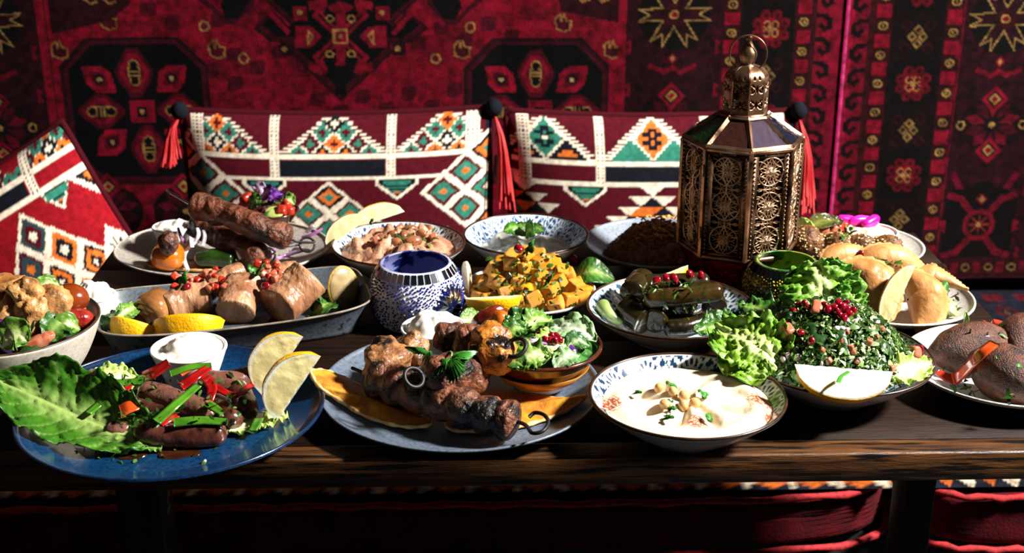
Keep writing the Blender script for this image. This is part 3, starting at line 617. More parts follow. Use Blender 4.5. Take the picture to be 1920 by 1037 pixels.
M_blue = GR('cobalt_glaze', '#0a3154', '#062038', rough=.22, coat=.5, dark='#0a1a33', dscale=8)
M_slate = GR('slate_blue_glaze', '#56616f', '#404a58', rough=.42)
M_stone = GR('grey_stoneware', '#a39c92', '#7f786f', rough=.4)
M_char = GR('charcoal_glaze', '#4c545d', '#363d45', rough=.35, dark='#1d2227', dscale=120, dlo=.6, dhi=.68)
M_cream = GR('speckled_cream_stoneware', '#bdb7a8', '#a79f8e', rough=.55, dark='#5d4a34', dscale=110, dlo=.68, dhi=.72, coat=0)
M_white = mm('white_porcelain', '#e8e6e2', rough=.2, coat=.4)
M_offw = GR('pale_grey_glaze', '#c3bfb8', '#a9a49c', rough=.3)
M_ricepl = GR('grey_blue_glaze', '#7d8691', '#666f7a', rough=.35)
M_brown = mm('brown_glaze', '#4a1d10', '#2c1109', rough=.2, scale=60, coat=.5)
M_ochre = mm('ochre_glaze', '#b8792c', '#8a5518', rough=.3, scale=50, coat=.4)

dish('kebab', 'stoneware_plate', 'grey stoneware plate carrying the two crossed kofta skewers', 417, 462, 200, .022, .55, .6, 1.4, M_stone, sy=.80, rot=R(-3), rim=GR('pale_stone_rim', '#bdb6a9', '#8e867a'))
dish('beans', 'patterned_bowl', 'blue patterned bowl filled with mashed beans and two lemon wedges', 747, 455, 125, .046, .42, .45, 1.25, M_porc, lambda t, r: fans(t, r, '#16304e', ph=.3), rim=M_rimb)
dish('yogurt', 'patterned_bowl', 'blue fan patterned bowl of white yogurt with a mint sprig', 986, 438, 117, .046, .42, .45, 1.25, M_porc, lambda t, r: fans(t, r, '#1d4a80', '#dfe8f0', ph=.1), rim=M_rimb)
dish('rice', 'shallow_plate', 'grey blue plate of brown rice partly hidden by the lantern', 1234, 452, 138, .028, .5, .6, 1.5, M_ricepl)
dish('falafel', 'pale_plate', 'pale grey plate under the sesame falafels behind the pastries', 1612, 456, 118, .02, .6, .66, 1.6, M_offw)
dish('pastry', 'pale_plate', 'pale plate with raised lip under the fried pastry turnovers', 1675, 553, 147, .02, .62, .72, 1.6, M_offw, rim=GR('bone_rim', '#cfcac0', '#a8a297'))
dish('potato', 'side_plate', 'pale plate under the heap of yellow roasted potato cubes', 990, 541, 126, .02, .6, .66, 1.5, M_offw, rim=M_offw)
dish('dolma', 'patterned_bowl', 'blue flower patterned bowl full of dark stuffed vine leaves', 1258, 573, 157, .038, .45, .5, 1.3, M_porc, lambda t, r: fans(t, r, '#1b4763', '#e3edf1', 10, .5, 12), rim=M_rimb)
dish('tabbouleh', 'wide_bowl', 'grey white bowl heaped with green tabbouleh and lettuce', 1566, 664, 180, .042, .45, .5, 1.3, M_porc, lambda t, r: fans(t, r, '#1b4763'), rim=M_rimb)
dish('kibbeh', 'white_plate', 'white plate holding the brown kibbeh croquettes near the table end', 1888, 681, 188, .024, .5, .6, 1.5, M_white, rim=GR('soft_grey_rim', '#b9b7b2', '#8f8d88'))
dish('salad', 'stoneware_bowl', 'speckled cream stoneware bowl of salad with browned bread pieces', 16, 602, 166, .066, .52, .45, 2.1, M_cream, t=.005, rim=mm('iron_brown_rim', '#4a3a2a', '#2a1f16', rough=.4, scale=120))
dish('sausage', 'blue_plate', 'large cobalt blue plate with sausages and a long lettuce leaf', 323, 760, 283, .026, .5, .68, 1.6, M_blue, seg=128, t=.004, rim=mm('dark_blue_rim', '#0a2347', '#061428', rough=.25, scale=100, coat=.5))
dish('grill', 'slate_plate', 'slate grey plate with grilled skewers and flatbread at the table front', 863, 720, 263, .022, .6, .72, 1.7, M_slate, seg=128, t=.004)
dish('hummus', 'patterned_bowl', 'blue rib patterned bowl of hummus at the front table edge', 1289, 738, 184, .042, .44, .5, 1.3, M_porc, lambda t, r: fans(t, r, '#15304f', '#e9eef2', 11, .22, 14, .25), rim=M_rimb, outc='#b9bcc0')
# brown salad bowl standing on the slate plate, ramekins
BZ = .0095
dish('sidesalad', 'brown_bowl', 'small brown glazed bowl of mint salad standing on the slate plate', 1012, 646, 116, .044, .4, .45, 1.2, M_brown, base=BZ, rim=M_brown, rimw=.0022)
d = DISH['sidesalad']; V, F = lathe([(d['R'] * .43, .006), (d['R'] * .62, .0125), (d['R'] * .79, .0235), (d['R'] * .80, .0233), (d['R'] * .63, .0115), (d['R'] * .44, .0045)], 96)
link('ochre_band', mesh('ochre_band', V * (1.02, 1.02, 1), F, M_ochre), d['root'])
V, F = lathe([(d['R'] * .36, .0), (d['R'] * .42, .0002), (d['R'] * .45, .006), (d['R'] * .43, .007)], 96); link('foot_ring', mesh('foot_ring', V * (1.02, 1.02, 1), F, M_white), d['root'])
def ramekin(key, label, cx, cy, hw, h, base, p=.55, rf=.7):
    dish(key, 'sauce_cup', label, cx, cy, hw, h, rf, .72, p + .6, M_white, base=base, cat='sauce cup', t=.003, rim=M_white)
ramekin('garlic', 'white cup of thick garlic sauce standing on the blue plate', 354, 652, 70, .034, .012)
ramekin('toum', 'white cup of garlic sauce at the back of the slate plate', 815, 614, 63, .026, .014)
ramekin('labneh', 'white cup heaped with labneh behind the cream salad bowl', 178, 553, 38, .036, .0088)
ramekin('dip', 'white dip cup between falafels and pink pickles', 1636, 434, 47, .030, .008)
ramekin('aioli', 'grey white sauce cup in shade behind the roasted tomato', 322, 425, 36, .026, .010)

# long charcoal platter
def platter():
    c0, c1 = at(188, 600, .03), at(676, 545, .03); c = (c0 + c1) / 2; ang = math.atan2(c1.y - c0.y, c1.x - c0.x); L = (c1 - c0).length / 2 + .006; Wd = .074; h = .032
    n = 128; th = np.linspace(0, 2 * np.pi, n, endpoint=False); cs, sn = np.cos(th), np.sin(th); q = (abs(cs) ** 5 + abs(sn) ** 5) ** (-1 / 5)
    rings = [(.0, .002), (.72, .002), (.76, 0), (.8, 0), (.81, .004), (.86, .011), (.93, .023), (.985, .031), (1, .0325), (.99, .0335), (.975, .032), (.93, .026), (.87, .014), (.82, .0085), (.5, .008), (.01, .008)]
    V = np.stack([np.stack([(L - Wd + Wd * f if f > .5 else L * f) * cs * q * 1.0, Wd * f * sn * q, 0 * th + z], 1) for f, z in rings], 1)
    V[..., 2] += .006 * (V[..., 0] / L) ** 2 * (V[..., 2] > .004)
    me = mesh('oval_platter', V.reshape(-1, 3), quads(n, len(rings), cu=True), M_char)
    r = link('long_platter', me, None, (c.x, c.y, T + .0003), (0, 0, ang), None, 'long charcoal platter carrying rolled meats and lemon wedges', 'platter')
    P = V[:, 8:9, :].reshape(-1, 3); v, f = tube(np.vstack([P, P[:1]]), .0014, 6, closed=True); link('rim', mesh('rim', v, f, mm('tan_worn_rim', '#8d8171', '#5d564c', rough=.4, scale=80)), r)
    return c, ang, L, Wd
PL = platter()

# ------------------------------------------------------------------ tall metal lantern
M_brass = mm('aged_copper_brass', '#a88468', '#70503a', rough=.36, metal=.9, scale=45, dark='#22150d', dscale=28, dlo=.52, dhi=.68, bump=.15, bscale=200)
M_brassd = mm('dark_aged_brass', '#80604a', '#3f2c1e', rough=.4, metal=.85, scale=50, dark='#1b110b', dscale=30, dlo=.5, dhi=.66)
def glassm(n, c, rough=.12): return mm(n, c, rough=rough, trans=.85, ior=1.45, bump=.8, bscale=120, spec=.6)
def lantern():
    YL = 1.533; X = aty(1385, 385, YL).x; az = math.atan2(-YL, -X); RB = .0705; a0 = az + R(9)
    root = empty('brass_lantern', (X, YL, T + .0004), 'tall pierced copper brass lantern with coloured glass roof panes', 'lantern')
    ang = [a0 + k * math.pi / 4 for k in range(8)]; pt = lambda r, a, z: Vector((r * math.cos(a), r * math.sin(a), z))
    Z = dict(b0=.012, b1=.0525, t=.183, d0=.2135)
    def bar(name, p, q, w, m=M_brass, par=root, seg=4): V, F = tube([p, q], w, seg, 2, power=3); return link(name, mesh(name, V, F, m, False), par)
    def ringpoly(name, r, z, hh, w, m=M_brass):
        V = []; 
        for a in ang:
            for rr, zz in ((r, z - hh / 2), (r, z + hh / 2), (r - w, z + hh / 2), (r - w, z - hh / 2)): V.append(pt(rr, a, zz))
        return link(name, mesh(name, np.array([v[:] for v in V]), quads(8, 4, True, True)[:, ::-1], m, False), root)
    ringpoly('lower_ring', RB * 1.01, Z['b1'], .005, .006); ringpoly('upper_ring', RB * 1.02, Z['t'], .004, .006); ringpoly('roof_collar', .0275, Z['d0'], .005, .005); ringpoly('base_ring', .047, .006, .0115, .02, M_brassd)
    hw = RB * math.sin(math.pi / 8); ap = RB * math.cos(math.pi / 8); hh = (Z['t'] - Z['b1']) / 2 - .003; zc = (Z['t'] + Z['b1']) / 2
    # one lattice panel, in (x across, z up), thickness y
    ww = hw * .62; parts = []
    def arc(cx, cz, r, t0, t1, n=14, w=.00105, clip=True):
        P = [(cx + r * math.cos(t0 + (t1 - t0) * i / n), 0, cz + r * math.sin(t0 + (t1 - t0) * i / n)) for i in range(n + 1)]; run = []
        for p in P + [None]:
            if p and abs(p[0]) <= ww * 1.001 and abs(p[2]) <= hh * .97: run.append(p)
            else:
                if len(run) > 1: parts.append(tube(run, w, 4))
                run = []
    sp = 2 * hh / 3
    for k in range(-1, 2):
        cz = k * sp; arc(0, cz, ww, 0, 2 * math.pi, 26)
        for a in range(8):
            t = a * math.pi / 4 + math.pi / 8; parts.append(tube([(.002 * math.cos(t), 0, cz + .002 * math.sin(t)), (ww * .96 * math.cos(t), 0, cz + ww * .96 * math.sin(t))], .00055, 4))
            arc(ww * .75 * math.cos(t), cz + ww * .75 * math.sin(t), ww * .75, t + 2.0, t + 4.28, 9, .0006)
        arc(0, cz, ww * .3, 0, 2 * math.pi, 12, .0006); V, F = blob(.002, .0012, .002, 1, 0, off=(0, 0, cz)); parts.append((V, F))
        for s in (-1, 1): arc(s * ww, cz, ww * .8, 0, 2 * math.pi, 24, .0007); arc(s * ww, cz, ww * 1.35, 0, 2 * math.pi, 30, .0006)
        for s in (-1, 1): arc(s * ww, cz + sp / 2, ww, 0, 2 * math.pi, 26); arc(s * ww, cz - sp / 2, ww * .62, 0, 2 * math.pi, 20, .0006); parts.append(blob(.0014, .001, .0014, 1, 0, off=(s * ww * .5, -.0006, cz + sp / 2)))
        parts.append(tube([(-ww, 0, cz + sp / 2), (ww, 0, cz + sp / 2)], .0007, 4))
    lat = mesh('lattice', *join(parts), mm('bright_brass_wire', '#c4a082', '#8e6a4a', rough=.38, metal=.85, scale=60))
    fr = joinq([box(hw - ww, .0016, 2 * hh, (s * (hw + ww) / 2, .0, 0)) for s in (-1, 1)] + [box(2 * ww, .0016, hh * .06, (0, 0, s * hh * .97)) for s in (-1, 1)])
    frm = mesh('panel_frame', *fr, M_brassd, False)
    bd = mesh('bead_border', *join([blob(.00155, .0013, .00155, 1, 0, off=(s * (hw + ww) / 2 * 1.0, -.0012, -hh * .95 + hh * 1.9 * k / 23)) for s in (-1, 1) for k in range(24)]), M_brass)
    for k in range(8):
        am = ang[k] + math.pi / 8; pn = link('side_panel', frm, root, pt(ap * .985, am, zc), (0, 0, am + math.pi / 2))
        link('lattice', lat, pn, (0, 0, 0)); o = link('bead_border', bd, pn, (0, 0, 0)); o['kind'] = 'stuff'
        bar('corner_post', pt(RB, ang[k], Z['b1']), pt(RB, ang[k], Z['t']), .0026, M_brass)
        bar('roof_bar', pt(RB * 1.0, ang[k], Z['t']), pt(.0265, ang[k], Z['d0']), .0031, M_brass); bar('base_bar', pt(RB * .98, ang[k], Z['b1']), pt(.046, ang[k], Z['b0']), .0022, M_brassd)
    gl = [glassm('green_glass', '#0d5a2a'), glassm('amber_glass', '#b04a12'), glassm('mauve_glass', '#8d7a92'), glassm('rose_brown_glass', '#6a4038'), glassm('navy_glass', '#1a2a4a')]
    M_darkpane = mm('darkening_pane', '#0a0605', rough=.15, trans=.35)  # dark glass added behind the lattice to make the lantern's inside darker
    for k in range(8): am = ang[k] + math.pi / 8; o = link('darkening_pane', mesh('darkening_pane', *box(hw * 1.9, .001, hh * 1.98), M_darkpane, False), root, pt(ap * .955, am, zc), (0, 0, am + math.pi / 2))
    def pane(name, r0, z0, r1, z1, k, m):
        A, B, D, E = pt(r0, ang[k], z0), pt(r0, ang[(k + 1) % 8], z0), pt(r1, ang[(k + 1) % 8], z1), pt(r1, ang[k], z1)
        nrm = (B - A).cross(E - A).normalized() * .0012; P = []
        n = 22
        for i in range(n):
            for j in range(n):
                u, v = i / (n - 1) * .9 + .05, j / (n - 1) * .9 + .05; P.append((A * (1 - u) + B * u) * (1 - v) + (E * (1 - u) + D * u) * v)
        P = np.array([p[:] for p in P]); e = fbm(P * 150, 3, k)[:, None] * .0012; F = quads(n, n)
        V = np.vstack([P + np.array(nrm[:]) + e, P - np.array(nrm[:])]); edge = [i * n for i in range(n)] + [(n - 1) * n + j for j in range(1, n)] + [i * n + n - 1 for i in range(n - 2, -1, -1)] + [j for j in range(n - 2, 0, -1)]
        k2 = n * n; F = F.tolist() + (F[:, ::-1] + k2).tolist() + [[edge[i], edge[(i + 1) % len(edge)], edge[(i + 1) % len(edge)] + k2, edge[i] + k2] for i in range(len(edge))]
        return link(name, mesh(name, V, F, m), root)
    order = {7: 3, 0: 2, 6: 0, 1: 4}
    for k in range(8):
        m = gl[order.get(k, k % 5)]; o = pane('roof_pane', RB * .985, Z['t'] + .001, .026, Z['d0'] - .001, k, m); o['label'] = {0: 'green', 1: 'amber', 2: 'mauve', 3: 'rose brown', 4: 'navy'}[order.get(k, k % 5)] + ' embossed glass pane'
        pane('base_pane', .0455, Z['b0'], RB * .96, Z['b1'] - .002, k, gl[1])
        for nm, r0, z0, r1, z1, w in (('pane_sill', RB * .985, Z['t'] + .001, RB * .985, Z['t'] + .001, .0030), ('pane_head', .0305, Z['d0'] - .003, .0305, Z['d0'] - .003, .0022)):
            bar(nm, pt(r0, ang[k], z0 + .002), pt(r1, ang[(k + 1) % 8], z1 + .002), w)
    # pierced dome
    RD = .0252; nz_, nx_ = 64, 34; prof = []
    for s in np.linspace(0, 1, nz_):
        if s < .62: prof.append((RD, Z['d0'] + .040 * s / .62))
        else: q = (s - .62) / .38 * 1.45; prof.append((max(.006, RD * math.cos(q) ** .8), Z['d0'] + .040 + .0165 * math.sin(q)))
    for k in range(8):
        a, b_ = ang[k], ang[(k + 1) % 8]; u = np.linspace(0, 1, nx_); V = np.array([[(r * ((1 - x) * math.cos(a) + x * math.cos(b_)), r * ((1 - x) * math.sin(a) + x * math.sin(b_)), z) for x in u] for r, z in prof]).reshape(-1, 3)
        F = quads(nz_, nx_); fx = (np.tile((u[:-1] + u[1:]) / 2, nz_ - 1) - .5) * 2 * RD * math.sin(math.pi / 8); fz = np.repeat([prof[i][1] - Z['d0'] + .5 * (prof[i + 1][1] - prof[i][1]) for i in range(nz_ - 1)], nx_ - 1)
        hole = np.zeros(len(F), bool)
        for cz in (.0145, .0330):
            x, y = fx, fz - cz; hole |= (abs(x) / .0027 + abs(y) / .0050) < 1
            for t in (35, 145, 215, 325):
                c, s_ = math.cos(R(t)), math.sin(R(t)); X_, Y_ = x * c + y * s_ - .0060, -x * s_ + y * c; hole |= (X_ / .0033) ** 2 + (Y_ / .0014) ** 2 < 1
            for sx in (-1, 1): hole |= (abs(x - sx * .0070) / .0019 + abs(y) / .0032) < 1
        for sx in (-1, 1): hole |= ((fx - sx * .0035) / .0017) ** 2 + ((fz - .0445) / .002) ** 2 < 1
        o = link('dome_face', mesh('dome_face', V, F[~hole], M_brass), root); md = o.modifiers.new('thickness', 'SOLIDIFY'); md.thickness = .0009
        bar('dome_rib', pt(RD * 1.0, a, Z['d0']), pt(RD * 1.0, a, Z['d0'] + .041), .0012)
    zt = Z['d0'] + .0555
    V, F = lathe([(.0125, zt - .002), (.0125, zt), (.007, zt + .002), (.0085, zt + .006), (.0105, zt + .012), (.0095, zt + .017), (.006, zt + .023), (.0035, zt + .028), (.0035, zt + .031), (.0045, zt + .033), (.003, zt + .0355), (.0001, zt + .036)], 32); link('finial', mesh('finial', V, F, M_brass), root)
    q = np.linspace(0, 2 * np.pi, 65); P = np.stack([.021 * np.cos(q), 0 * q, zt + .016 + .021 * np.sin(q)], 1) ; V, F = tube(P, .0011, 8, closed=True); V = rotv(V, (0, 0, az + math.pi / 2)) + np.array([.006 * math.cos(az), .006 * math.sin(az), -.001]); link('carry_ring', mesh('carry_ring', V, F, M_brass), root)
    d = pt(RB * 1.03, ang[1], zc - .002); V, F = tube([d, d + Vector((0, 0, .006)), d + pt(.004, ang[1] + .8, .009), d + pt(.004, ang[1] + .8, .003)], .0009, 6, 14); link('door_latch', mesh('door_latch', V, F, mm('steel_wire', '#9a9a9a', rough=.3, metal=1)), root)
    for z in (-.035, .04): bar('hinge', pt(RB * 1.035, ang[7], zc + z - .007), pt(RB * 1.035, ang[7], zc + z + .007), .0014)
lantern()

# ------------------------------------------------------------------ mosaic tealight glasses
M_mirror = mm('mirror_tile', '#d8dde2', rough=.08, metal=1)
M_navyt = mm('navy_glass_tile', '#0a1030', rough=.08, coat=.8)
M_grout = mm('white_grout', '#d8d9e2', '#aeb0c8', rough=.5, scale=120)
def votive(name, label, px, py, rpx, h, rim_m, beadcols, body_in, star, tile_n, ys=None):
    c = at(px, py, h); k = mpp(c); Rg = rpx * k; zc, vb = h * .47, h * .80
    rr = lambda z: Rg * math.sqrt(max(0, 1 - ((z - zc) / vb) ** 2))
    root = empty(name, (c.x, c.y, T + .0004), label, 'tealight glass')
    zs = np.linspace(.0, h, 40); o = [(.0001, .0), (rr(0) * .8, 0)] + [(rr(z), z) for z in zs]; i_ = [(rr(h) - .0022, h + .0006)] + [(rr(z) - .0035, z) for z in zs[::-1] if z > .006] + [(.0001, .006)]
    V, F = lathe(o + i_, 96); n = len(o + i_); inn = np.tile([0] * len(o) + [1] * len(i_), 96).astype(bool)
    f = fbm(V * 90, 2, 4); col = np.empty((len(V), 3)); col[:] = H(beadcols[0]); ci = np.where((f > .05)[:, None], H(body_in[0]), H(body_in[1])); col[inn] = ci[inn]  # inner patches: light coming through the glass, painted as colour noise
    link('glass_bowl', mesh('glass_bowl', V, F, mm('mosaic_body', attr=True, rough=.3, coat=.5), True, col), root)
    az = math.atan2(CAM.y - c.y, CAM.x - c.x)
    def surf(a, z, off=0):
        r = rr(z); nz_ = (z - zc) / vb ** 2; nr = r / Rg ** 2; L = math.hypot(nr, nz_); return Vector(((r + off * nr / L) * math.cos(a), (r + off * nr / L) * math.sin(a), z + off * nz_ / L))
    tiles = []
    def tile(pts, m, nm, th=.0011):        # pts in (angle, z)
        A = [surf(a, z, .0002) for a, z in pts]; B = [surf(a, z, th) for a, z in pts]; n_ = len(pts)
        link(nm, mesh(nm, [v[:] for v in A + B], [tuple(range(n_, 2 * n_))] + [(i, (i + 1) % n_, (i + 1) % n_ + n_, i + n_) for i in range(n_)], m, False), root)
    for q in range(tile_n):
        a = q / tile_n * 2 * math.pi; da = math.pi / tile_n * .80; tile([(a - da, h * .855), (a + da, h * .855), (a + da, h * .985), (a - da, h * .985)], rim_m, 'rim_tile')
    sa, sz = az + R(star[0]), star[1]; Ls = star[2]
    if Ls:
        def e(t): return np.array((math.cos(R(t)), math.sin(R(t))))
        for s in range(8):
            a, b_ = e(s * 45 + 22), e(s * 45 + 67)
            for i in range(3):
                for j in range(3 - i):
                    o_ = (i * a + j * b_) * Ls; m = M_mirror if (i + j) == 1 else M_navyt; ctr = o_ + (a + b_) / 2 * Ls
                    tile([(sa + (ctr + (q - ctr) * .9)[0] / Rg, sz + (ctr + (q - ctr) * .9)[1]) for q in (o_, o_ + a * Ls, o_ + (a + b_) * Ls, o_ + b_ * Ls)], m, 'diamond_tile')
    P, F_, Cc = [], [], []; k0 = 0; Vi, Fi = ico(1); taken = []
    rr_ = random.Random(5); tries = 0; cell = {}
    while tries < 16000:
        tries += 1; a = rr_.uniform(-math.pi, math.pi); z = rr_.uniform(.004, h * .84); s_ = (a * Rg, z)
        da = (a - sa + math.pi) % (2 * math.pi) - math.pi
        if Ls and math.hypot(da * Rg, z - sz) < Ls * 2.75: continue
        key = (int(s_[0] // .0024), int(s_[1] // .0024))
        if any(math.hypot(s_[0] - x, s_[1] - y) < .0029 for i in (-1, 0, 1) for j in (-1, 0, 1) for x, y in cell.get((key[0] + i, key[1] + j), ())): continue
        cell.setdefault(key, []).append(s_); p = surf(a, z, .0004); r = rr_.uniform(.0011, .0015); P.append(Vi * r + np.array(p[:])); F_.append(Fi + k0); k0 += len(Vi); Cc.append(np.repeat([H(rr_.choice(beadcols[1]))], len(Vi), 0))
    o = link('seed_beads', mesh('seed_beads', np.vstack(P), np.vstack(F_), mm('seed_bead_glass', attr=True, rough=.12, coat=.7), True, np.vstack(Cc)), root); o['kind'] = 'stuff'
    return root
votive('blue_votive', 'round blue and white mosaic tealight glass with a diamond star', 779, 492, 88, .070, M_mirror, ('#cfd2e4', ['#0c1a78', '#0a1560', '#1428a0', '#dfe2f0', '#081048', '#102290']), ('#7c80b4', '#131d5c'), (50, .027, .0078), 36)
votive('green_votive', 'green and gold beaded tealight glass between lantern and lettuce', 1474, 489, 76, .063, mm('black_glass_tile', '#0a0f0b', rough=.1, coat=.8), ('#1c3a1a', ['#c79a2a', '#e0b84a', '#1f5a26', '#123d18', '#8a7a1c', '#d8a838']), ('#8a9a3c', '#2d6a2c'), (0, 0, 0), 40)
# ------------------------------------------------------------------ food: builders
def on(key, px, py, dz=0.0):               # point on the inside of a dish, dz above it
    d = DISH[key]; base = d['c'].z - T; h = d['d'][3] + dz
    for _ in range(12):
        p = at(px, py, h + base); r = math.hypot(p.x - d['c'].x, p.y - d['c'].y); h = iz(d['d'], r) + dz
    return at(px, py, h + base)
def onp(px, py, dz=0.0): return at(px, py, .0085 + dz)      # on the long platter
M_peel = mm('lemon_peel', '#f0b910', '#e0a208', rough=.35, scale=25, bump=.5, bscale=420, coat=.15, sss=.15)
M_flesh = mat('citrus_flesh', attr=True, rough=.25, sss=.25, sssr=.004, bump=.12, bscale=260, coat=.2)
def wedge(label, c, L, Rr, span, rot, flesh=('#f3e2a0', '#f8f3dc'), peel=None, name='lemon_wedge', cat='lemon wedge', group=None, tip=.10):
    A = R(span); nu, nw = 26, 14; u = np.linspace(-1, 1, nu); prof = Rr * np.sqrt(np.clip(1 - abs(u) ** 2.3, 0, 1)) + 1e-5; X = u * L / 2 * (1 + tip * abs(u) ** 8)
    ph = np.linspace(-A / 2, A / 2, nw)
    V = np.stack([np.repeat(X, nw), np.outer(prof, np.sin(ph)).ravel(), -np.outer(prof, np.cos(ph)).ravel()], 1); V *= (1 + .012 * fbm(V / Rr * 3, 2, 3))[:, None]
    Vi = V * (1, .93, .93); k = len(V); e = [i * nw for i in range(nu)]; e2 = [i * nw + nw - 1 for i in range(nu)]
    F = quads(nu, nw)[:, ::-1]; fe = [[e[i], e[i + 1], e[i + 1] + k, e[i] + k] for i in range(nu - 1)] + [[e2[i + 1], e2[i], e2[i] + k, e2[i + 1] + k] for i in range(nu - 1)]
    F = np.vstack([F, np.array(fe)])
    root = link(name, mesh(name, np.vstack([V, Vi]), F, peel or M_peel), None, c, rot, None, label, cat, group)
    nr = 12; rr = np.linspace(0, 1, nr); parts, cols = [], []
    for s in (-1, 1):
        a = s * A / 2; q = np.outer(prof * .985, rr); P = np.stack([np.repeat(X, nr), (q * math.sin(a)).ravel(), -(q * math.cos(a)).ravel()], 1)
        f = np.tile(rr, nu); seg = .5 + .5 * np.sin(np.repeat(u, nr) * 3 + fbm(P / Rr * 5, 2, 2) * 1.2); pith = (f > .86) | (np.repeat(abs(u), nr) > .9)
        col = np.array(H(flesh[0])) * (.86 + .25 * seg)[:, None]; col[pith] = H(flesh[1]); col[f < .05] = H(flesh[1])
        P += (np.array([0, math.cos(a), math.sin(a)]) * s)[None] * (.0005 * (~pith) * fbm(P / Rr * 6, 2, 7))[:, None]
        parts.append((P, quads(nu, nr) if s < 0 else quads(nu, nr)[:, ::-1])); cols.append(col)
    V, F = joinq(parts); link('flesh', mesh('flesh', V, F, M_flesh, True, np.vstack(cols)), root)
    return root
M_leaf = mat('lettuce_leaf', attr=True, rough=.36, transl=.22, spec=.45, bump=.4, bscale=160, coat=.10)
def leafmesh(path, width, up=(0, 0, 1), n=44, m=25, ruf=.12, rf=5, crk=.05, cup=.2, col=('#dfe8b0', '#7fae2c', '#3f7d16'), seed=0, tipw=.05, basew=.25, mid=.45, serr=0, vein=7, vdepth=.02):
    P = crom(path, n); t, nn, bb = frames(P, up); t_ = np.linspace(0, 1, n); L = np.linalg.norm(np.diff(P, axis=0), axis=1).sum()
    w = np.where(t_ < mid, basew + (1 - basew) * np.sin(t_ / mid * np.pi / 2), tipw + (1 - tipw) * np.cos((t_ - mid) / (1 - mid) * np.pi / 2) ** .7)
    v = np.linspace(-1, 1, m); W = width / 2; T_, Vv = np.meshgrid(t_, v, indexing='ij'); Wd = (w * W)[:, None]
    ang = cup * 1.4 * Vv; sx = np.sin(ang * 1.0) / max(abs(cup * 1.4), 1e-3) if abs(cup) > .02 else Vv; cz = (1 - np.cos(ang)) / max(abs(cup * 1.4), 1e-3) * np.sign(cup) if abs(cup) > .02 else 0 * Vv
    N = np.stack([(T_ * L / W * 2.2).ravel() + seed * 5, (Vv * 2.2).ravel() + (Vv > 0).ravel() * 9, 0 * T_.ravel()], 1); cr = (fbm(N * 1.6, 3, seed) + .45 * fbm(N * 6, 2, seed + 5)).reshape(n, m)
    edge = abs(Vv) ** 2.2 + np.clip((T_ - .8) / .2, 0, 1) ** 2 * .6; ph = rf * 2 * np.pi * T_ + seed
    z = ruf * W * edge * (.55 * np.sin(ph + Vv * 1.3) + .35 * np.sin(2.3 * ph + 1.7 * np.sign(Vv)) + .9 * cr) + crk * W * cr * (abs(Vv) > .06) - vdepth * W * np.clip(1 - abs(((T_ * vein - abs(Vv) * 1.3) % 1) - .5) * 5, 0, 1) * (abs(Vv) > .08)
    rad = 1 + ruf * .28 * edge * (np.sin(ph * 1.4 + 2) + cr) + serr * abs(Vv) ** 4 * np.sign(np.sin(T_ * 90))
    V = P[:, None] + bb[:, None] * (sx * Wd * rad)[..., None] + nn[:, None] * (cz * Wd + z - .03 * W * np.clip(1 - abs(Vv) * 9, 0, 1))[..., None]
    c0, c1, c2 = (np.array(H(c)) for c in col); a = np.clip(abs(Vv) * 2.4 + T_ * .5 - .25, 0, 1)[..., None]; b_ = np.clip(abs(Vv) ** 1.5 * .9 + T_ * .35 + .35 * cr - .12, 0, 1)[..., None]
    c = c0 * (1 - a) + c1 * a; c = c * (1 - b_ * .8) + c2 * b_ * .8; vl = (np.clip(1 - abs(((T_ * vein - abs(Vv) * 1.3) % 1) - .5) * 9, 0, 1) * .5 + np.clip(1 - abs(Vv) * 14, 0, 1) * .9)[..., None] * (1 - T_[..., None] * .5)
    c = c * (1 - vl) + c0 * vl
    return V.reshape(-1, 3), quads(n, m), c.reshape(-1, 3)
def leaf(name, label, path, width, cat='leaf', group=None, thick=.0006, mtl=None, **k):
    path = [Vector(p) for p in path]; o0 = path[0]; V, F, c = leafmesh([(p - o0)[:] for p in path], width, **k)
    o = link(name, mesh(name, V, F, mtl or M_leaf, True, c), None, o0, None, None, label, cat, group)
    md = o.modifiers.new('thickness', 'SOLIDIFY'); md.thickness = thick; md.offset = 0
    return o
MINT = ('#a5bf8c', '#35652a', '#1a4517'); MINTL = ('#cfdcbc', '#7da068', '#4f7d43'); ROM = ('#ccd69a', '#71972f', '#35691a'); ROMD = ('#8fae56', '#36691e', '#1a4710'); PALE = ('#f0f2c8', '#cfe08a', '#9fc84a')
M_herb = mat('chopped_herb', attr=True, rough=.4, transl=.2, spec=.45)
GREENS = ('#34521a', '#263f12', '#466a20', '#2c4a16', '#52752a', '#1b330c')
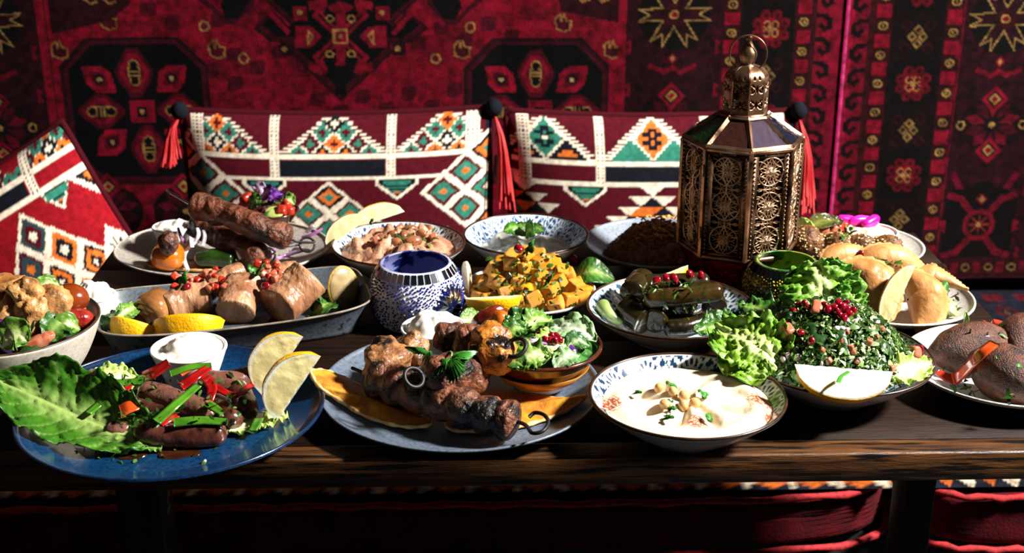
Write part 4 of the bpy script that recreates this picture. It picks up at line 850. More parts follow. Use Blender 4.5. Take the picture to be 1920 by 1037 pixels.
def flakes(pts, nrm, size, cols=GREENS, seed=0, asp=.45, tilt=.7, bend=.25):
    """many small bent leaf flakes, 4 quads each -> V,F,col"""
    g = np.random.default_rng(seed); n = len(pts); pts = np.array(pts); nrm = np.array(nrm, float); nrm = nrm + g.normal(0, tilt, (n, 3)); nrm /= np.linalg.norm(nrm, axis=1)[:, None]
    a = g.normal(0, 1, (n, 3)); a -= (a * nrm).sum(1)[:, None] * nrm; a /= np.linalg.norm(a, axis=1)[:, None]; b = np.cross(nrm, a); s = size * g.uniform(.55, 1.25, n)[:, None]; w_ = asp * g.uniform(.6, 1.5, n)[:, None]
    rows = []
    for i, t in enumerate((-1, 0, 1)):
        for j in (-1, 1): rows.append(pts + a * s * t * (1 - .15 * abs(j)) + b * s * w_ * j * (1 if t == 0 else .45) + nrm * s * bend * (1 - t * t) * g.uniform(.2, 1.6, n)[:, None])
    V = np.stack(rows, 1).reshape(-1, 3); base = np.arange(n)[:, None] * 6; F = np.concatenate([base + np.array([0, 1, 3, 2]), base + np.array([2, 3, 5, 4])], 0)
    C_ = np.array([H(c) for c in cols])[g.integers(0, len(cols), n)] * g.uniform(.75, 1.25, n)[:, None]; return V, F, np.repeat(C_, 6, 0)
def herb_stuff(name, label, pts, size=.0035, nrm=(0, 0, 1), **k):
    pts = np.array([p[:] for p in pts]); V, F, c = flakes(pts, np.tile(nrm, (len(pts), 1)), size, **k)
    return link(name, mesh(name, V, F, M_herb, True, c), None, None, None, None, label, 'herbs', None, 'stuff')
def sprinkle(fn, n, seed=0):               # fn() -> Vector
    return [fn() for _ in range(n)]
M_pars = mat('parsley_leaf', attr=True, rough=.38, transl=.2, bump=.3, bscale=200)
def parsley(label, c, size, rot=(0, 0, 0), name='parsley_sprig', lobes=3, group=None, col=('#2c6b1e', '#3f8a2a'), stem=None, cat='herb sprig'):
    parts, cols = [], []; rr = random.Random(hash((round(c[0], 4), round(c[1], 4))) & 255)
    for q in range(lobes):
        a0 = (q - (lobes - 1) / 2) * 1.15; n = 19; Vt = [(0, 0, 0)]
        for i in range(n):
            t = i / (n - 1) * 2 - 1; r = size * (1 - .45 * abs(t) ** 1.5) * (1 + .17 * math.cos(i * math.pi)) * (1.12 if q == (lobes - 1) / 2 else .9); a = a0 + t * .62; Vt.append((r * math.cos(a), r * math.sin(a), size * (.10 * math.cos(i * math.pi) + .12 * math.sin(t * 3 + q) - .22 * (r / size) ** 2)))
        mid_ = [(.5 * x, .5 * y, .5 * z + size * .12) for x, y, z in Vt[1:]]
        V = [Vt[0]] + mid_ + Vt[1:]; F = [(0, 1 + i, 2 + i) for i in range(n - 1)] + [(1 + i, 1 + n + i, 2 + n + i, 2 + i) for i in range(n - 1)]
        parts.append((np.array(V), F)); cols += [H(col[1])] + [tuple(x * (1.25 if i % 2 else .8) for x in H(col[i % 2])) for i in range(n)] + [H(col[0])] * n
    V, F = join(parts); root = link(name, mesh(name, V, F, M_pars, True, cols), None, c, rot, None, label, cat, group)
    md = root.modifiers.new('thickness', 'SOLIDIFY'); md.thickness = .0004
    if stem: V, F = tube([(0, 0, 0), (-stem * .5, .1 * stem, -stem * .1), (-stem, 0, -stem * .3)], .0009, 6, 8); link('stem', mesh('stem', V, F, mm('herb_stem', '#6f9a4a', rough=.5)), root)
    return root
M_pom = mm('pomegranate_seed', '#5c0410', '#8e0a1a', rough=.08, scale=200, sss=.12, sssr=.003, coat=.7)
_pom = mesh('pomegranate_seed', *blob(.0043, .0031, .0030, 3, .10, 1.2, 2, 5), M_pom)
def pom(p, label, group, s=1.0): return link('pomegranate_seed', _pom, None, p, (rnd.uniform(0, 6), rnd.uniform(0, 6), rnd.uniform(0, 6)), s * rnd.uniform(.9, 1.12), label, 'pomegranate seed', group)
M_tom = mm('tomato_dice', '#96402a', '#b8795a', rough=.2, scale=160, sss=.25, coat=.3)
M_tomr = mm('tomato_red', '#8e1a14', '#b03a22', rough=.16, scale=120, sss=.2, coat=.4)
_dice = [mesh('tomato_dice', *blob(1, .85, .7, 3, .06, 1.3, 2, s, power=7), M_tom) for s in (1, 2, 3)]
_dicer = [mesh('tomato_dice', *blob(1, .85, .7, 3, .06, 1.3, 2, s, power=7), M_tomr) for s in (1, 2, 3)]
_onid = [mesh('onion_dice', *blob(1, .8, .5, 2, .10, 1.3, 2, s, power=4), mm('onion_dice', '#e2d6d8', '#c9a9b6', rough=.25, scale=150, sss=.2)) for s in (4, 5)]
def dice(p, s, label, group, red=False, onion=False):
    me = rnd.choice(_onid if onion else (_dicer if red else _dice)); return link('onion_dice' if onion else 'tomato_dice', me, None, p, [rnd.uniform(0, 6) for _ in range(3)], s, label, 'onion piece' if onion else 'tomato piece', group)
def rope_body(path, r, n=70, seg=24, amp=.1, fr=90, seed=0, bands=0, bdepth=.12, cap=.08, ex=1, ey=1, oct=3):
    """uneven roll of meat along a path"""
    rad = np.broadcast_to(np.asarray(r, float), (n,)) * np.maximum(capr(n, 1.0, cap), .0004)
    if bands: rad = rad * (1 - bdepth * (.5 + .5 * np.cos(np.linspace(0, bands * 2 * np.pi, n))) ** 3)
    V, F = tube(crom(path, n), rad, seg, ex=ex, ey=ey); P = crom(path, n); c = np.vstack([np.repeat(P, seg, 0), P[:1], P[-1:]])
    V = c + (V - c) * (1 + amp * fbm(V * fr + seed * 3.3, oct, seed))[:, None]; return V, F
M_wire = mm('dark_skewer_wire', '#2c2826', '#151211', rough=.48, metal=.5, scale=80)
M_wirel = mm('bright_skewer_wire', '#b5b0a8', '#7d7770', rough=.3, metal=1, scale=80)
def wirepart(path, r, parent, n=40, m=None, name='skewer'): V, F = tube([Vector(p) - parent.location for p in path], r, 8, n); return link(name, mesh(name, V, F, m or M_wire), parent)
def ringpts(c, r, nrm, a0=0, a1=6.283, n=14):
    z = Vector(nrm).normalized(); x = z.orthogonal().normalized(); y = z.cross(x); return [Vector(c) + r * (math.cos(a0 + (a1 - a0) * i / n) * x + math.sin(a0 + (a1 - a0) * i / n) * y) for i in range(n + 1)]
def rel(path, o): return [(Vector(p) - Vector(o))[:] for p in path]
def thingmesh(name, label, cat, o, V, F, m, group=None, col=None, smooth=True): return link(name, mesh(name, np.asarray(V), F, m, smooth, col), None, o, None, None, label, cat, group)
def ribbon(path, wd, th, n=28, up=(0, 0, 1), taper=.0, curl=0):   # flat strip of pepper or onion
    P = crom(path, n); t, nn, bb = frames(P, up); w_ = wd / 2 * (1 - taper * np.linspace(0, 1, n) ** 2); sec = []
    for y, z in ((-1, -.5), (-.55, -.9), (0, -1.0), (.55, -.9), (1, -.5), (1, .5), (.5, .75), (0, .8), (-.5, .75), (-1, .5)): sec.append((y, z))
    V = np.stack([P + bb * (w_ * y)[:, None] + nn * (th / 2 * z + curl * wd * (y * y)) for y, z in sec], 1); F = quads(n, len(sec), cv=True).tolist(); k = len(sec)
    return V.reshape(-1, 3), F + [tuple(range(k))[::-1], tuple((n - 1) * k + i for i in range(k))]
M_redp = mm('red_pepper_flesh', '#7e0a0c', '#a81612', rough=.14, scale=60, coat=.6, sss=.1)
M_greenp = mm('green_pepper_skin', '#2c5a12', '#4a7d1e', rough=.14, scale=50, coat=.6, sss=.1)
M_orangep = mm('orange_pepper_skin', '#b8380f', '#cc5420', rough=.12, scale=50, coat=.7)
M_oni = mm('white_onion', '#e9e2e4', '#d2bfcf', rough=.22, scale=40, coat=.3, sss=.2)
M_onip = mm('purple_onion', '#8a4a86', '#c9a8c4', rough=.22, scale=55, coat=.3, sss=.2)
def strip(name, label, path, wd, th, m, cat, group=None, **k):
    o = Vector(path[0]); V, F = ribbon(rel(path, o), wd, th, **k); return thingmesh(name, label, cat, o, V, F, m, group)
def heap(key, name, label, r, h, m, amp=.12, fr=80, edge=None, n=72, k=22, seed=0, fn=None, col=None, cat='food', par=None, z0=None, ctr=(0, 0), kind=None):
    """mound of food filling a dish: edge height edge at radius r, crown h above the edge"""
    d = DISH[key]; th = np.linspace(0, 2 * np.pi, n, endpoint=False); s = np.linspace(1, 0.004, k); e = edge if edge is not None else iz(d['d'], r) - .0005
    S, A = np.meshgrid(s, th, indexing='ij'); X = S * r * np.cos(A); Y = S * r * np.sin(A); P = np.stack([X.ravel() * fr, Y.ravel() * fr, 0 * X.ravel() + seed * 4.7], 1); f = fbm(P, 4, seed).reshape(S.shape)
    Z = e + h * (1 - S ** 2) + amp * .01 * f * np.clip((1 - S) * 6, 0, 1)
    if fn is not None: Z = Z + fn(X, Y, S, A)
    V = np.stack([X + ctr[0], Y + ctr[1], Z], -1).reshape(-1, 3); F = quads(k, n, cv=True); F = np.vstack([F, np.array([[(k - 1) * n + i, (k - 1) * n + (i + 1) % n, (k - 1) * n + (n - 1 - i) % n, (k - 1) * n + (n - i) % n] for i in range(0)] or np.empty((0, 4), int))]).astype(int)
    cc = col(X.ravel(), Y.ravel(), Z.ravel(), f.ravel(), S.ravel(), A.ravel()) if col else None
    o = link(name, mesh(name, V, F, m, True, cc), None, d['c'] + Vector((0, 0, .0006)), None, None, label, cat, None, kind); DISH[key]['heap'] = (r, h, e, ctr); return o
def orient(x, n, span):                     # Euler that puts a wedge's axis along x and one cut face towards n
    X = Vector(x).normalized(); n = Vector(n); n = (n - n.dot(X) * X).normalized(); m = X.cross(n); a = R(span / 2); Z = math.sin(a) * n + math.cos(a) * m; Y = math.cos(a) * n - math.sin(a) * m
    return Matrix((X, Y, Z)).transposed().to_euler()
def orientz(x, z):                         # Euler from axis x and the direction z the wedge opens to (peel faces -z)
    X = Vector(x).normalized(); Z = Vector(z); Z = (Z - Z.dot(X) * X).normalized(); Y = Z.cross(X); return Matrix((X, Y, Z)).transposed().to_euler()
def hz(key, x, y):                         # heap surface height (world) at offset x,y from the dish centre
    r, h, e, ctr = DISH[key]['heap']; s = min(1, math.hypot(x - ctr[0], y - ctr[1]) / r); return DISH[key]['c'].z + e + h * (1 - s * s)
def onh(key, px, py, dz=0):                # first point of a heap on the sight line through px,py
    c = DISH[key]['c']; r, h, e, ctr = DISH[key]['heap']; top = c.z - T + e + h + dz; lo = c.z - T + e + dz
    for k in range(161):
        z = top + (lo - top) * k / 160; p = at(px, py, z)
        if math.hypot(p.x - c.x - ctr[0], p.y - c.y - ctr[1]) < r and hz(key, p.x - c.x, p.y - c.y) + dz >= p.z: return p
    return at(px, py, lo)
def cream(key, label, name, lumps, m, rough_h=.3, over=.004, seed=1, cat='sauce'):
    d = DISH[key]; rr = d['R'] * .93; e = d['h'] - .002
    g = random.Random(seed); L = [(g.uniform(-.5, .5) * rr, g.uniform(-.5, .5) * rr, g.uniform(.35, .6) * rr, g.uniform(.8, 1.5)) for _ in range(lumps)]
    fn = lambda X, Y, S, A: np.max([over * t * np.clip(1 - ((X - x) ** 2 + (Y - y) ** 2) / q ** 2, 0, 1) ** .45 for x, y, q, t in L], axis=0) * np.clip((1 - S) * 5, 0, 1)
    return heap(key, name, label, rr, over, m, .25, 110, e, 64, 24, seed, fn, cat=cat)
# ------------------------------------------------------------------ FRONT: blue plate of sausages
M_saus = mm('grilled_sausage_skin', '#5e3428', '#3c1d15', rough=.25, scale=55, dark='#160b08', dscale=38, dlo=.60, dhi=.70, bump=.5, bscale=150, coat=.45, sss=.05)
M_saus2 = mm('pale_sausage_skin', '#7d5446', '#5c382c', rough=.27, scale=60, dark='#2a140e', dscale=36, dlo=.64, dhi=.74, bump=.5, bscale=170, coat=.4, sss=.05)
def sausage(label, pts, rpx, m=M_saus, seed=0):
    p = [on('sausage', x, y, dz) for x, y, dz in pts]; r = rpx * mpp(p[0]); o = p[0].copy()
    V, F = rope_body(rel(crom([q[:] for q in p], 12), o), r, 56, 20, .05, 70, seed, cap=.13)
    g = thingmesh('sausage', label, 'sausage', o, V, F, m)
sausage('charred sausage lying foremost at the near edge of the blue plate', [(250, 812, .011), (340, 818, .0105), (427, 812, .011)], 23, M_saus, 1)
sausage('plump sausage pointing at the lemon wedges behind the red pepper', [(372, 714, .022), (425, 716, .022), (482, 706, .021)], 22, M_saus2, 2)
sausage('thick pale sausage in the middle under the long green pepper strip', [(262, 735, .022), (330, 752, .021), (400, 778, .016)], 24, M_saus2, 3)
sausage('short dark sausage end right of the middle sausage', [(395, 752, .013), (420, 772, .012), (440, 796, .0115)], 21, M_saus, 4)
sausage('short round sausage end below the curved red pepper', [(445, 728, .014), (455, 748, .0135), (463, 776, .0125)], 23, M_saus, 5)
sausage('thin sausage tip poking from the lettuce behind the others', [(162, 706, .018), (200, 708, .018), (245, 712, .016)], 15, M_saus2, 6)
sausage('half hidden sausage lying against the long lettuce leaf', [(172, 745, .011), (178, 772, .0105), (196, 800, .0105)], 17, M_saus2, 7)
sausage('sausage end tucked behind the foremost charred sausage', [(205, 806, .010), (228, 808, .010), (262, 790, .011)], 18, M_saus2, 8)
sausage('sausage buried under chopped pepper in the heap middle', [(210, 740, .013), (260, 765, .013), (330, 790, .012)], 21, M_saus, 9)
def pep(label, pts, wpx, m, cat='pepper strip', name='pepper_strip', key='sausage', th=.0035, taper=.25, up=(0, -.5, 1), curl=.12):
    p = [on(key, x, y, dz) for x, y, dz in pts]; return strip(name, label, p, wpx * mpp(p[0]), th, m, cat, taper=taper, up=up, curl=curl)
pep('broad dark red pepper piece standing below the garlic sauce cup', [(268, 712, .026), (292, 700, .034), (318, 682, .042)], 30, M_redp)
pep('red pepper strip crossing the plump sausage', [(340, 726, .034), (366, 708, .040), (392, 690, .042)], 20, M_redp)
pep('red pepper strip hanging down over the middle sausage', [(384, 708, .034), (398, 728, .034), (392, 756, .026)], 20, M_redp)
pep('curved red pepper strip below the plump sausage', [(402, 726, .030), (440, 742, .026), (473, 722, .027)], 13, M_redp)
pep('red pepper sliver left of the orange pepper chunk', [(218, 752, .028), (230, 738, .031), (243, 724, .033)], 16, M_redp)
pep('orange red pepper chunk on the heap left of the long green strip', [(228, 774, .027), (242, 766, .031), (258, 762, .031)], 30, M_orangep)
pep('dark red pepper piece under the flat green strip', [(300, 796, .022), (315, 788, .023), (332, 780, .023)], 18, M_redp)
pep('red pepper corner behind the heap beside the green strip', [(338, 702, .032), (352, 694, .034), (364, 690, .034)], 14, M_orangep)
pep('long glossy green pepper strip laid diagonally over the heap', [(294, 792, .032), (330, 760, .040), (372, 724, .044)], 19, M_greenp)
pep('flat green pepper strip above the foremost sausage', [(326, 794, .026), (375, 790, .0255), (426, 793, .024)], 19, M_greenp)
pep('green pepper strip below the garlic sauce cup', [(320, 702, .040), (356, 690, .044), (396, 686, .043)], 14, M_greenp)
pep('short green pepper strip right of the middle sausage', [(388, 758, .028), (402, 766, .027), (417, 777, .025)], 17, M_greenp)
pep('pale green pepper strip across the lettuce stalk', [(168, 737, .026), (205, 722, .029), (272, 716, .030)], 18, M_greenp)
pep('green pepper strip slanting down the left side of the heap', [(206, 736, .028), (190, 756, .026), (166, 776, .022)], 16, M_greenp)
pep('green pepper strip lying alone near the lemon wedges', [(488, 776, .010), (484, 790, .010), (474, 810, .009)], 20, M_greenp)
d = DISH['sausage']['c']
leaf('lettuce_leaf', 'long curling romaine leaf overhanging the blue plate', [on('sausage', 285, 826, .008), on('sausage', 215, 805, .014), at(140, 776, .026), at(65, 742, .036), at(-14, 708, .046)], .094, up=(.12, -.5, .85), ruf=.085, rf=3.4, crk=.028, cup=.55, col=('#a9c46c', '#447a1c', '#245610'), seed=3, n=80, m=57, basew=.36, mid=.55, vein=9, vdepth=.035)
leaf('lettuce_leaf', 'upright lettuce edge behind the thin sausage tip', [at(265, 722, .026), at(215, 708, .034), at(165, 705, .038)], .03, up=(0, -.7, 1), ruf=.2, col=PALE, seed=5)
leaf('lettuce_leaf', 'pale lettuce shred under the right lemon wedge', [on('sausage', 430, 810, .006), on('sausage', 485, 790, .006), on('sausage', 540, 778, .007)], .032, ruf=.22, col=PALE, seed=6)
leaf('lettuce_leaf', 'lettuce tip peeking out under the foremost sausage', [on('sausage', 215, 822, .005), on('sausage', 255, 834, .005), on('sausage', 303, 842, .004)], .020, ruf=.16, col=ROM, seed=8)
wedge('lemon wedge standing behind its twin on the blue plate', on('sausage', 531, 688, .034), .066, .034, 62, orient((.55, .1, .8), (.35, -.8, .45), 62), tip=.12)
wedge('larger front lemon wedge standing on the blue plate rim', on('sausage', 560, 730, .032), .070, .033, 66, orient((.55, .1, .8), (.45, -.75, .45), 66), tip=.12)
def rp(key, x0, x1, y0, y1, dz):
    return lambda: on(key, rnd.uniform(x0, x1), rnd.uniform(y0, y1), dz() if callable(dz) else dz)
herb_stuff('chopped_parsley', 'chopped parsley scattered over the sausages', sprinkle(rp('sausage', 200, 460, 700, 790, lambda: rnd.uniform(.030, .036)), 130) + sprinkle(rp('sausage', 215, 300, 770, 800, .026), 40), .0042, asp=.35)
herb_stuff('chopped_parsley', 'parsley crumbs fallen on the bare blue plate', sprinkle(rp('sausage', 140, 420, 838, 868, .0012), 26), .0035, asp=.4)
M_sauce = mm('dark_juice', '#241008', '#3a1a0a', rough=.05, scale=80, coat=.8)
for k, (x, y, a, b) in enumerate(((245, 852, .016, .010), (330, 850, .020, .009))):
    V, F = blob(a, b, .0007, 3, .25, 1.6, 2, k + 2); thingmesh('juice_puddle', ('meat juice running down the blue plate under the lettuce tip', 'meat juice puddle in front of the foremost sausage')[k], 'sauce', on('sausage', x, y, .0006), V, F, M_sauce)
M_yog = mm('thick_white_sauce', '#f4f0e6', '#e6e0d2', rough=.3, scale=30, sss=.3, coat=.15)
cream('garlic', 'thick garlic sauce heaped in the cup on the blue plate', 'garlic_sauce', 5, M_yog, over=.006, seed=2)
cream('toum', 'peaked garlic sauce in the cup on the slate plate', 'garlic_sauce', 4, M_yog, over=.009, seed=3)
cream('labneh', 'labneh piled in the cup behind the cream bowl', 'labneh', 5, M_yog, over=.008, seed=4)
cream('dip', 'pale pink tahini dip among the falafels', 'tahini_dip', 2, mm('tahini_dip', '#dcbfae', '#c9a896', rough=.3, scale=30), over=.001, seed=5)
cream('aioli', 'sauce in the shaded cup behind the roasted tomato', 'sauce', 2, M_yog, over=.004, seed=6)

# ------------------------------------------------------------------ FRONT: slate plate of grilled skewers
M_bread = mm('spiced_flatbread', '#c98a22', '#a85a12', rough=.6, scale=38, det=6, lo=.4, hi=.62, dark='#6a300c', dscale=30, dlo=.58, dhi=.75, bump=.5, bscale=160)
M_crust = mm('bread_edge', '#e0c089', '#b98a4a', rough=.7, scale=90, dark='#5a3416', dscale=40, dlo=.6, dhi=.7)
def bread(label, key, poly, dzs, th=.0032, m=M_bread):
    pts = [on(key, x, y, z) for (x, y), z in zip(poly, dzs)]; o = sum(pts, Vector()) / len(pts); Q = crom([(p - o)[:] for p in pts + pts[:1]], 72)[:-1]; n = len(Q); V = []; ks = np.linspace(1, .02, 14)
    for s in ks: V.append(Q * s * (1, 1, 1) + np.stack([0 * Q[:, 0], 0 * Q[:, 0], .0012 * fbm(Q * s * 60, 3, 2)], 1))
    top = np.array(V).reshape(-1, 3) + (0, 0, th / 2); bot = np.array(V).reshape(-1, 3) - (0, 0, th / 2); k = len(ks); Ft = quads(k, n, cv=True); e = np.arange(n)
    rim = np.stack([e, (e + 1) % n, (e + 1) % n + len(top), e + len(top)], 1)
    root = thingmesh('flatbread', label, 'flatbread', o, np.vstack([top, bot]), np.vstack([Ft, Ft[:, ::-1] + len(top)]), m)
    c = np.concatenate([Q, Q[:1]]); V2, F2 = tube(c, (th * .62) * (1 + .25 * np.sin(np.arange(len(c) - 1) * 1.7)), 6, closed=True); link('bread_edge', mesh('bread_edge', V2, F2, M_crust), root); return root
bread('spiced flatbread piece hanging over the slate plate towards the lemons', 'grill', [(580, 694), (612, 696), (660, 716), (706, 742), (765, 772), (808, 794), (760, 800), (690, 782), (632, 748), (596, 722)], [.016, .013, .010, .008, .006, .006, .005, .005, .007, .012])
bread('spiced flatbread piece under the brown salad bowl and skewer hook', 'grill', [(862, 742), (930, 732), (1000, 742), (1060, 748), (1098, 744), (1050, 776), (975, 800), (905, 808), (838, 800)], [.004, .004, .004, .004, .008, .004, .004, .004, .004])
M_meat = mm('charred_mince', '#7d4a32', '#42210f', rough=.42, scale=70, det=6, lo=.4, hi=.62, dark='#0a0504', dscale=34, dlo=.48, dhi=.58, bump=2.4, bscale=190, coat=.25)
M_kofta = mm('kofta_mince', '#7a452f', '#4a2618', rough=.45, scale=80, det=6, dark='#150a07', dscale=30, dlo=.54, dhi=.68, bump=3, bscale=130, coat=.2)
M_chick = mm('grilled_chicken', '#a8774a', '#6f4424', rough=.38, scale=60, det=5, dark='#140905', dscale=42, dlo=.50, dhi=.60, bump=1.8, bscale=150, coat=.35, sss=.1)
M_chicky = mm('saffron_chicken', '#c08028', '#8a4a18', rough=.32, scale=55, det=5, dark='#120804', dscale=48, dlo=.52, dhi=.60, bump=1.6, bscale=140, coat=.4, sss=.1)
o = at(690, 700, .036); sk = empty('mince_skewer', o, 'long charred mince skewer lying foremost on the slate plate', 'meat skewer')
pth = [at(700, 706, .033)[:], at(780, 735, .0335)[:], at(880, 768, .0335)[:], at(972, 792, .031)[:]]
V, F = rope_body(rel(pth, o), np.linspace(40, 35, 90) * mpp(o), 90, 28, .09, 70, 3, bands=7, bdepth=.16, cap=.05); link('mince', mesh('mince', V, F, M_meat), sk)
wirepart([at(962, 788, .031), at(985, 797, .034), at(998, 812, .036), at(1018, 808, .039), at(1028, 792, .041), at(1020, 778, .042), at(1003, 774, .040), at(992, 782, .037)], .0019, sk)
wirepart([at(660, 690, .033), at(700, 706, .033)], .0017, sk, 6)
o = at(800, 715, .055); sk = empty('mince_skewer', o, 'dark mince skewer end with a wire ring facing out of the slate plate', 'meat skewer')
pth = [at(796, 710, .057)[:], at(850, 700, .053)[:], at(900, 704, .036)[:]]
V, F = rope_body(rel(pth, o), np.array([1.02] * 60) * 40 * mpp(o), 60, 26, .1, 70, 8, bands=3, bdepth=.1, cap=.16); link('mince', mesh('mince', V, F, M_meat), sk)
wirepart([at(800, 712, .060)] + ringpts(at(776, 708, .066), .0095, (.5, -.6, .7), 0, 6.2), .0021, sk, 60)
def chunk(label, p, r, seed, m=M_chick, name='chicken_chunk', cat='chicken piece', amp=.13, power=3.6): V, F = blob(r, r * .85, r * .8, 4, amp, 1.9, 4, seed, power); return thingmesh(name, label, cat, p, rotv(V, (seed, seed * 2, seed * 3)), F, m)
chunk('grilled chicken piece at the back end of the charred skewer', at(728, 672, .046), .021, 3); chunk('browned chicken piece under the white sauce cup', at(770, 656, .046), .018, 5); chunk('charred chicken piece below the parsley garnish', at(716, 690, .040), .019, 7)
o = at(880, 640, .05); sk = empty('chicken_skewer', o, 'saffron chicken skewer leaning on the brown salad bowl', 'meat skewer')
for k, (x, y, h, r) in enumerate(((845, 633, .050, .017), (880, 645, .055, .019), (918, 640, .066, .020), (930, 665, .062, .019), (905, 670, .056, .017))):
    V, F = blob(r, r * .9, r * .85, 4, .14, 1.9, 4, k + 2, 3.4); q = link('chicken_piece', mesh('chicken_piece', rotv(V, (k, k * 2, k)) + np.array((at(x, y, h) - o)[:]), F, M_chicky if k > 1 else M_meat), sk)
wirepart([at(935, 655, .062), at(952, 655, .070)] + ringpts(at(967, 652, .074), .0105, (-.4, -.45, .8), 2, 8.1), .0022, sk, 60)
parsley('large flat parsley sprig lying on the skewers', at(845, 672, .078), .027, (R(28), R(8), R(-80)), 'parsley_sprig', 3, stem=.02)
parsley('parsley leaf left of the large sprig above the skewer ring', at(802, 660, .074), .018, (R(30), R(-12), R(160)), 'parsley_sprig', 3)
M_roast = mm('roasted_tomato_skin', '#430f08', '#7a2c12', rough=.18, scale=40, dark='#1c0a06', dscale=30, dlo=.55, dhi=.7, coat=.6, bump=.5, bscale=90)
V, F = blob(.011, .010, .021, 4, .14, 1.4, 3, 4); thingmesh('roasted_tomato', 'blistered dark red tomato behind the saffron chicken skewer', 'tomato', at(914, 598, .050), rotv(V, (0, R(58), 0)), F, M_roast)
V, F = blob(.011, .010, .012, 4, .10, 1.4, 3, 9); thingmesh('roasted_pepper', 'orange roasted pepper piece beside the blistered tomato', 'pepper', at(938, 602, .050), V, F, mm('orange_roast', '#c8701a', '#a04a10', rough=.25, coat=.4))
leaf('lettuce_leaf', 'smooth green leaf behind the white sauce cup', [at(905, 612, .02), at(885, 600, .03), at(862, 598, .034)], .030, up=(0, -.6, 1), ruf=.05, col=ROM, seed=4)
# brown bowl of mint salad
M_bed = mat('salad_bed', attr=True, rough=.4, coat=.2, bump=.6, bscale=120)
bedcol = lambda a, b: (lambda X, Y, Z, f, S, A: np.where((f > .0)[:, None], H(a), H(b)))
heap('sidesalad', 'salad_bed', 'dark leafy salad bed inside the brown bowl', DISH['sidesalad']['R'] * .9, .010, M_bed, .5, 90, None, seed=4, col=bedcol('#2f6a1c', '#16380f'), cat='salad')
def sl(px, py, dz=.004): return onh('sidesalad', px, py, dz)
for lb, a, b_, w_, c_, kw in (('large pale backed mint leaf hanging over the brown bowl rim', (1030, 612), (1118, 640), .036, ('#dfe8d0', '#9fc08a', '#7aa468'), dict(vein=9)), ('small mint leaf low at the bowl front beside purple cabbage', (1040, 692), (1086, 668), .024, MINTL, dict(vein=8)), ('crisp lettuce piece at the front lip of the brown bowl', (960, 690), (1030, 668), .036, ROM, dict(ruf=.2)), ('lettuce piece with pale rib in the middle of the brown bowl', (1000, 668), (1062, 652), .034, PALE, dict(ruf=.2)), ('dark lettuce piece at the back of the brown bowl', (950, 622), (1000, 605), .030, ROMD, dict(ruf=.25)), ('frilly green leaf behind the pomegranate seeds', (985, 618), (1035, 602), .030, ROM, dict(ruf=.3)), ('dark lettuce piece above the ring of the saffron skewer', (945, 640), (985, 618), .028, ROMD, dict(ruf=.25)), ('dark mint leaf beside the large pale mint leaf', (1060, 655), (1105, 648), .024, MINT, dict(vein=8)), ('dark green leaf at the left front of the brown bowl', (935, 678), (985, 690), .026, ROMD, dict(ruf=.2))):
    p0, p1 = sl(*a, .005), sl(*b_, .009); leaf('mint_leaf' if 'mint' in lb else 'lettuce_piece', lb, [p0, (p0 + p1) / 2 + Vector((0, 0, .007)), p1], w_, up=(0, -.55, 1), seed=int(a[0]) % 13, col=c_, n=30, m=19, **kw)
for k, (x, y) in enumerate(((1012, 628), (1024, 626), (1034, 632), (1042, 630), (1048, 636), (1022, 636), (1032, 638), (1040, 640))): pom(sl(x, y, .016), 'glossy red pomegranate seed clustered on the brown bowl salad', 'pomegranate seeds on the brown bowl salad', 1.15)
strip('onion_slice', 'purple onion slice above the pomegranate seeds in the brown bowl', [sl(976, 640, .014), sl(1000, 642, .016), sl(1040, 644, .012)], .005, .003, M_onip, 'onion'); strip('cabbage_shred', 'purple cabbage shred near the small mint leaf', [sl(1068, 648, .012), sl(1074, 655, .013), sl(1078, 664, .010)], .006, .002, mm('purple_cabbage', '#5a2a7a', '#3a1650', rough=.25, coat=.3), 'cabbage')
V, F = blob(.0055, .0045, .0022, 3, .05, 1.2, 1, 2); thingmesh('radish_slice', 'white edged radish slice beside the pomegranate seeds', 'radish', sl(1002, 636, .015), V, F, M_oni)

# ------------------------------------------------------------------ FRONT: hummus
def hum(X, Y, S, A):
    A2 = A + .5 * S; return -.0085 * (.5 + .5 * np.cos(A2 * 8 + .6)) ** 2 * np.exp(-((S - .45) / .24) ** 2) - .003 * np.exp(-(S / .14) ** 2) + .0035 * np.exp(-((S - .82) / .10) ** 2) + .003 * np.exp(-((S - .25) / .1) ** 2) * (.5 + .5 * np.cos(A * 8))
def humcol(X, Y, Z, f, S, A):
    n = len(X); c = np.empty((n, 3)); c[:] = H('#e2d2b4'); A2 = A + .5 * S; g = ((.5 + .5 * np.cos(A2 * 8 + .6)) ** 3 * np.exp(-((S - .45) / .17) ** 2)); oil = (np.clip(g * 1.5 - .75, 0, 1) * (np.sin(A * 3 + 2) > -.5))[:, None]; c = c * (1 - oil) + np.array(H('#d2a824')) * oil
    d = DISH['hummus']; 
    for px, py, r in ((1240, 690, .020), (1236, 672, .013), (1142, 735, .017), (1440, 728, .020), (1460, 740, .016), (1305, 805, .014)):
        p = on('hummus', px, py, .02) - d['c']; q = np.clip(1.25 - np.hypot(X - p.x, Y - p.y) / r, 0, 1); sp = (vn(np.stack([X * 900, Y * 900, 0 * X], 1), 5) > .35 - .75 * q) * np.clip(q * 1.6, 0, 1); c = c * (1 - sp[:, None] * .95) + np.array(H('#a03c10')) * sp[:, None] * .95
    return c
heap('hummus', 'hummus', 'smooth cream hummus swirled in the patterned bowl', DISH['hummus']['R'] * .86, .004, mat('hummus_paste', attr=True, rough=.33, sss=.2, coat=.1, bump=.5, bscale=120), .10, 60, .031, 220, 90, 3, hum, humcol, 'hummus')
M_chp = mm('chickpea_skin', '#d9b27a', '#c49658', rough=.3, scale=60, coat=.3, sss=.2)
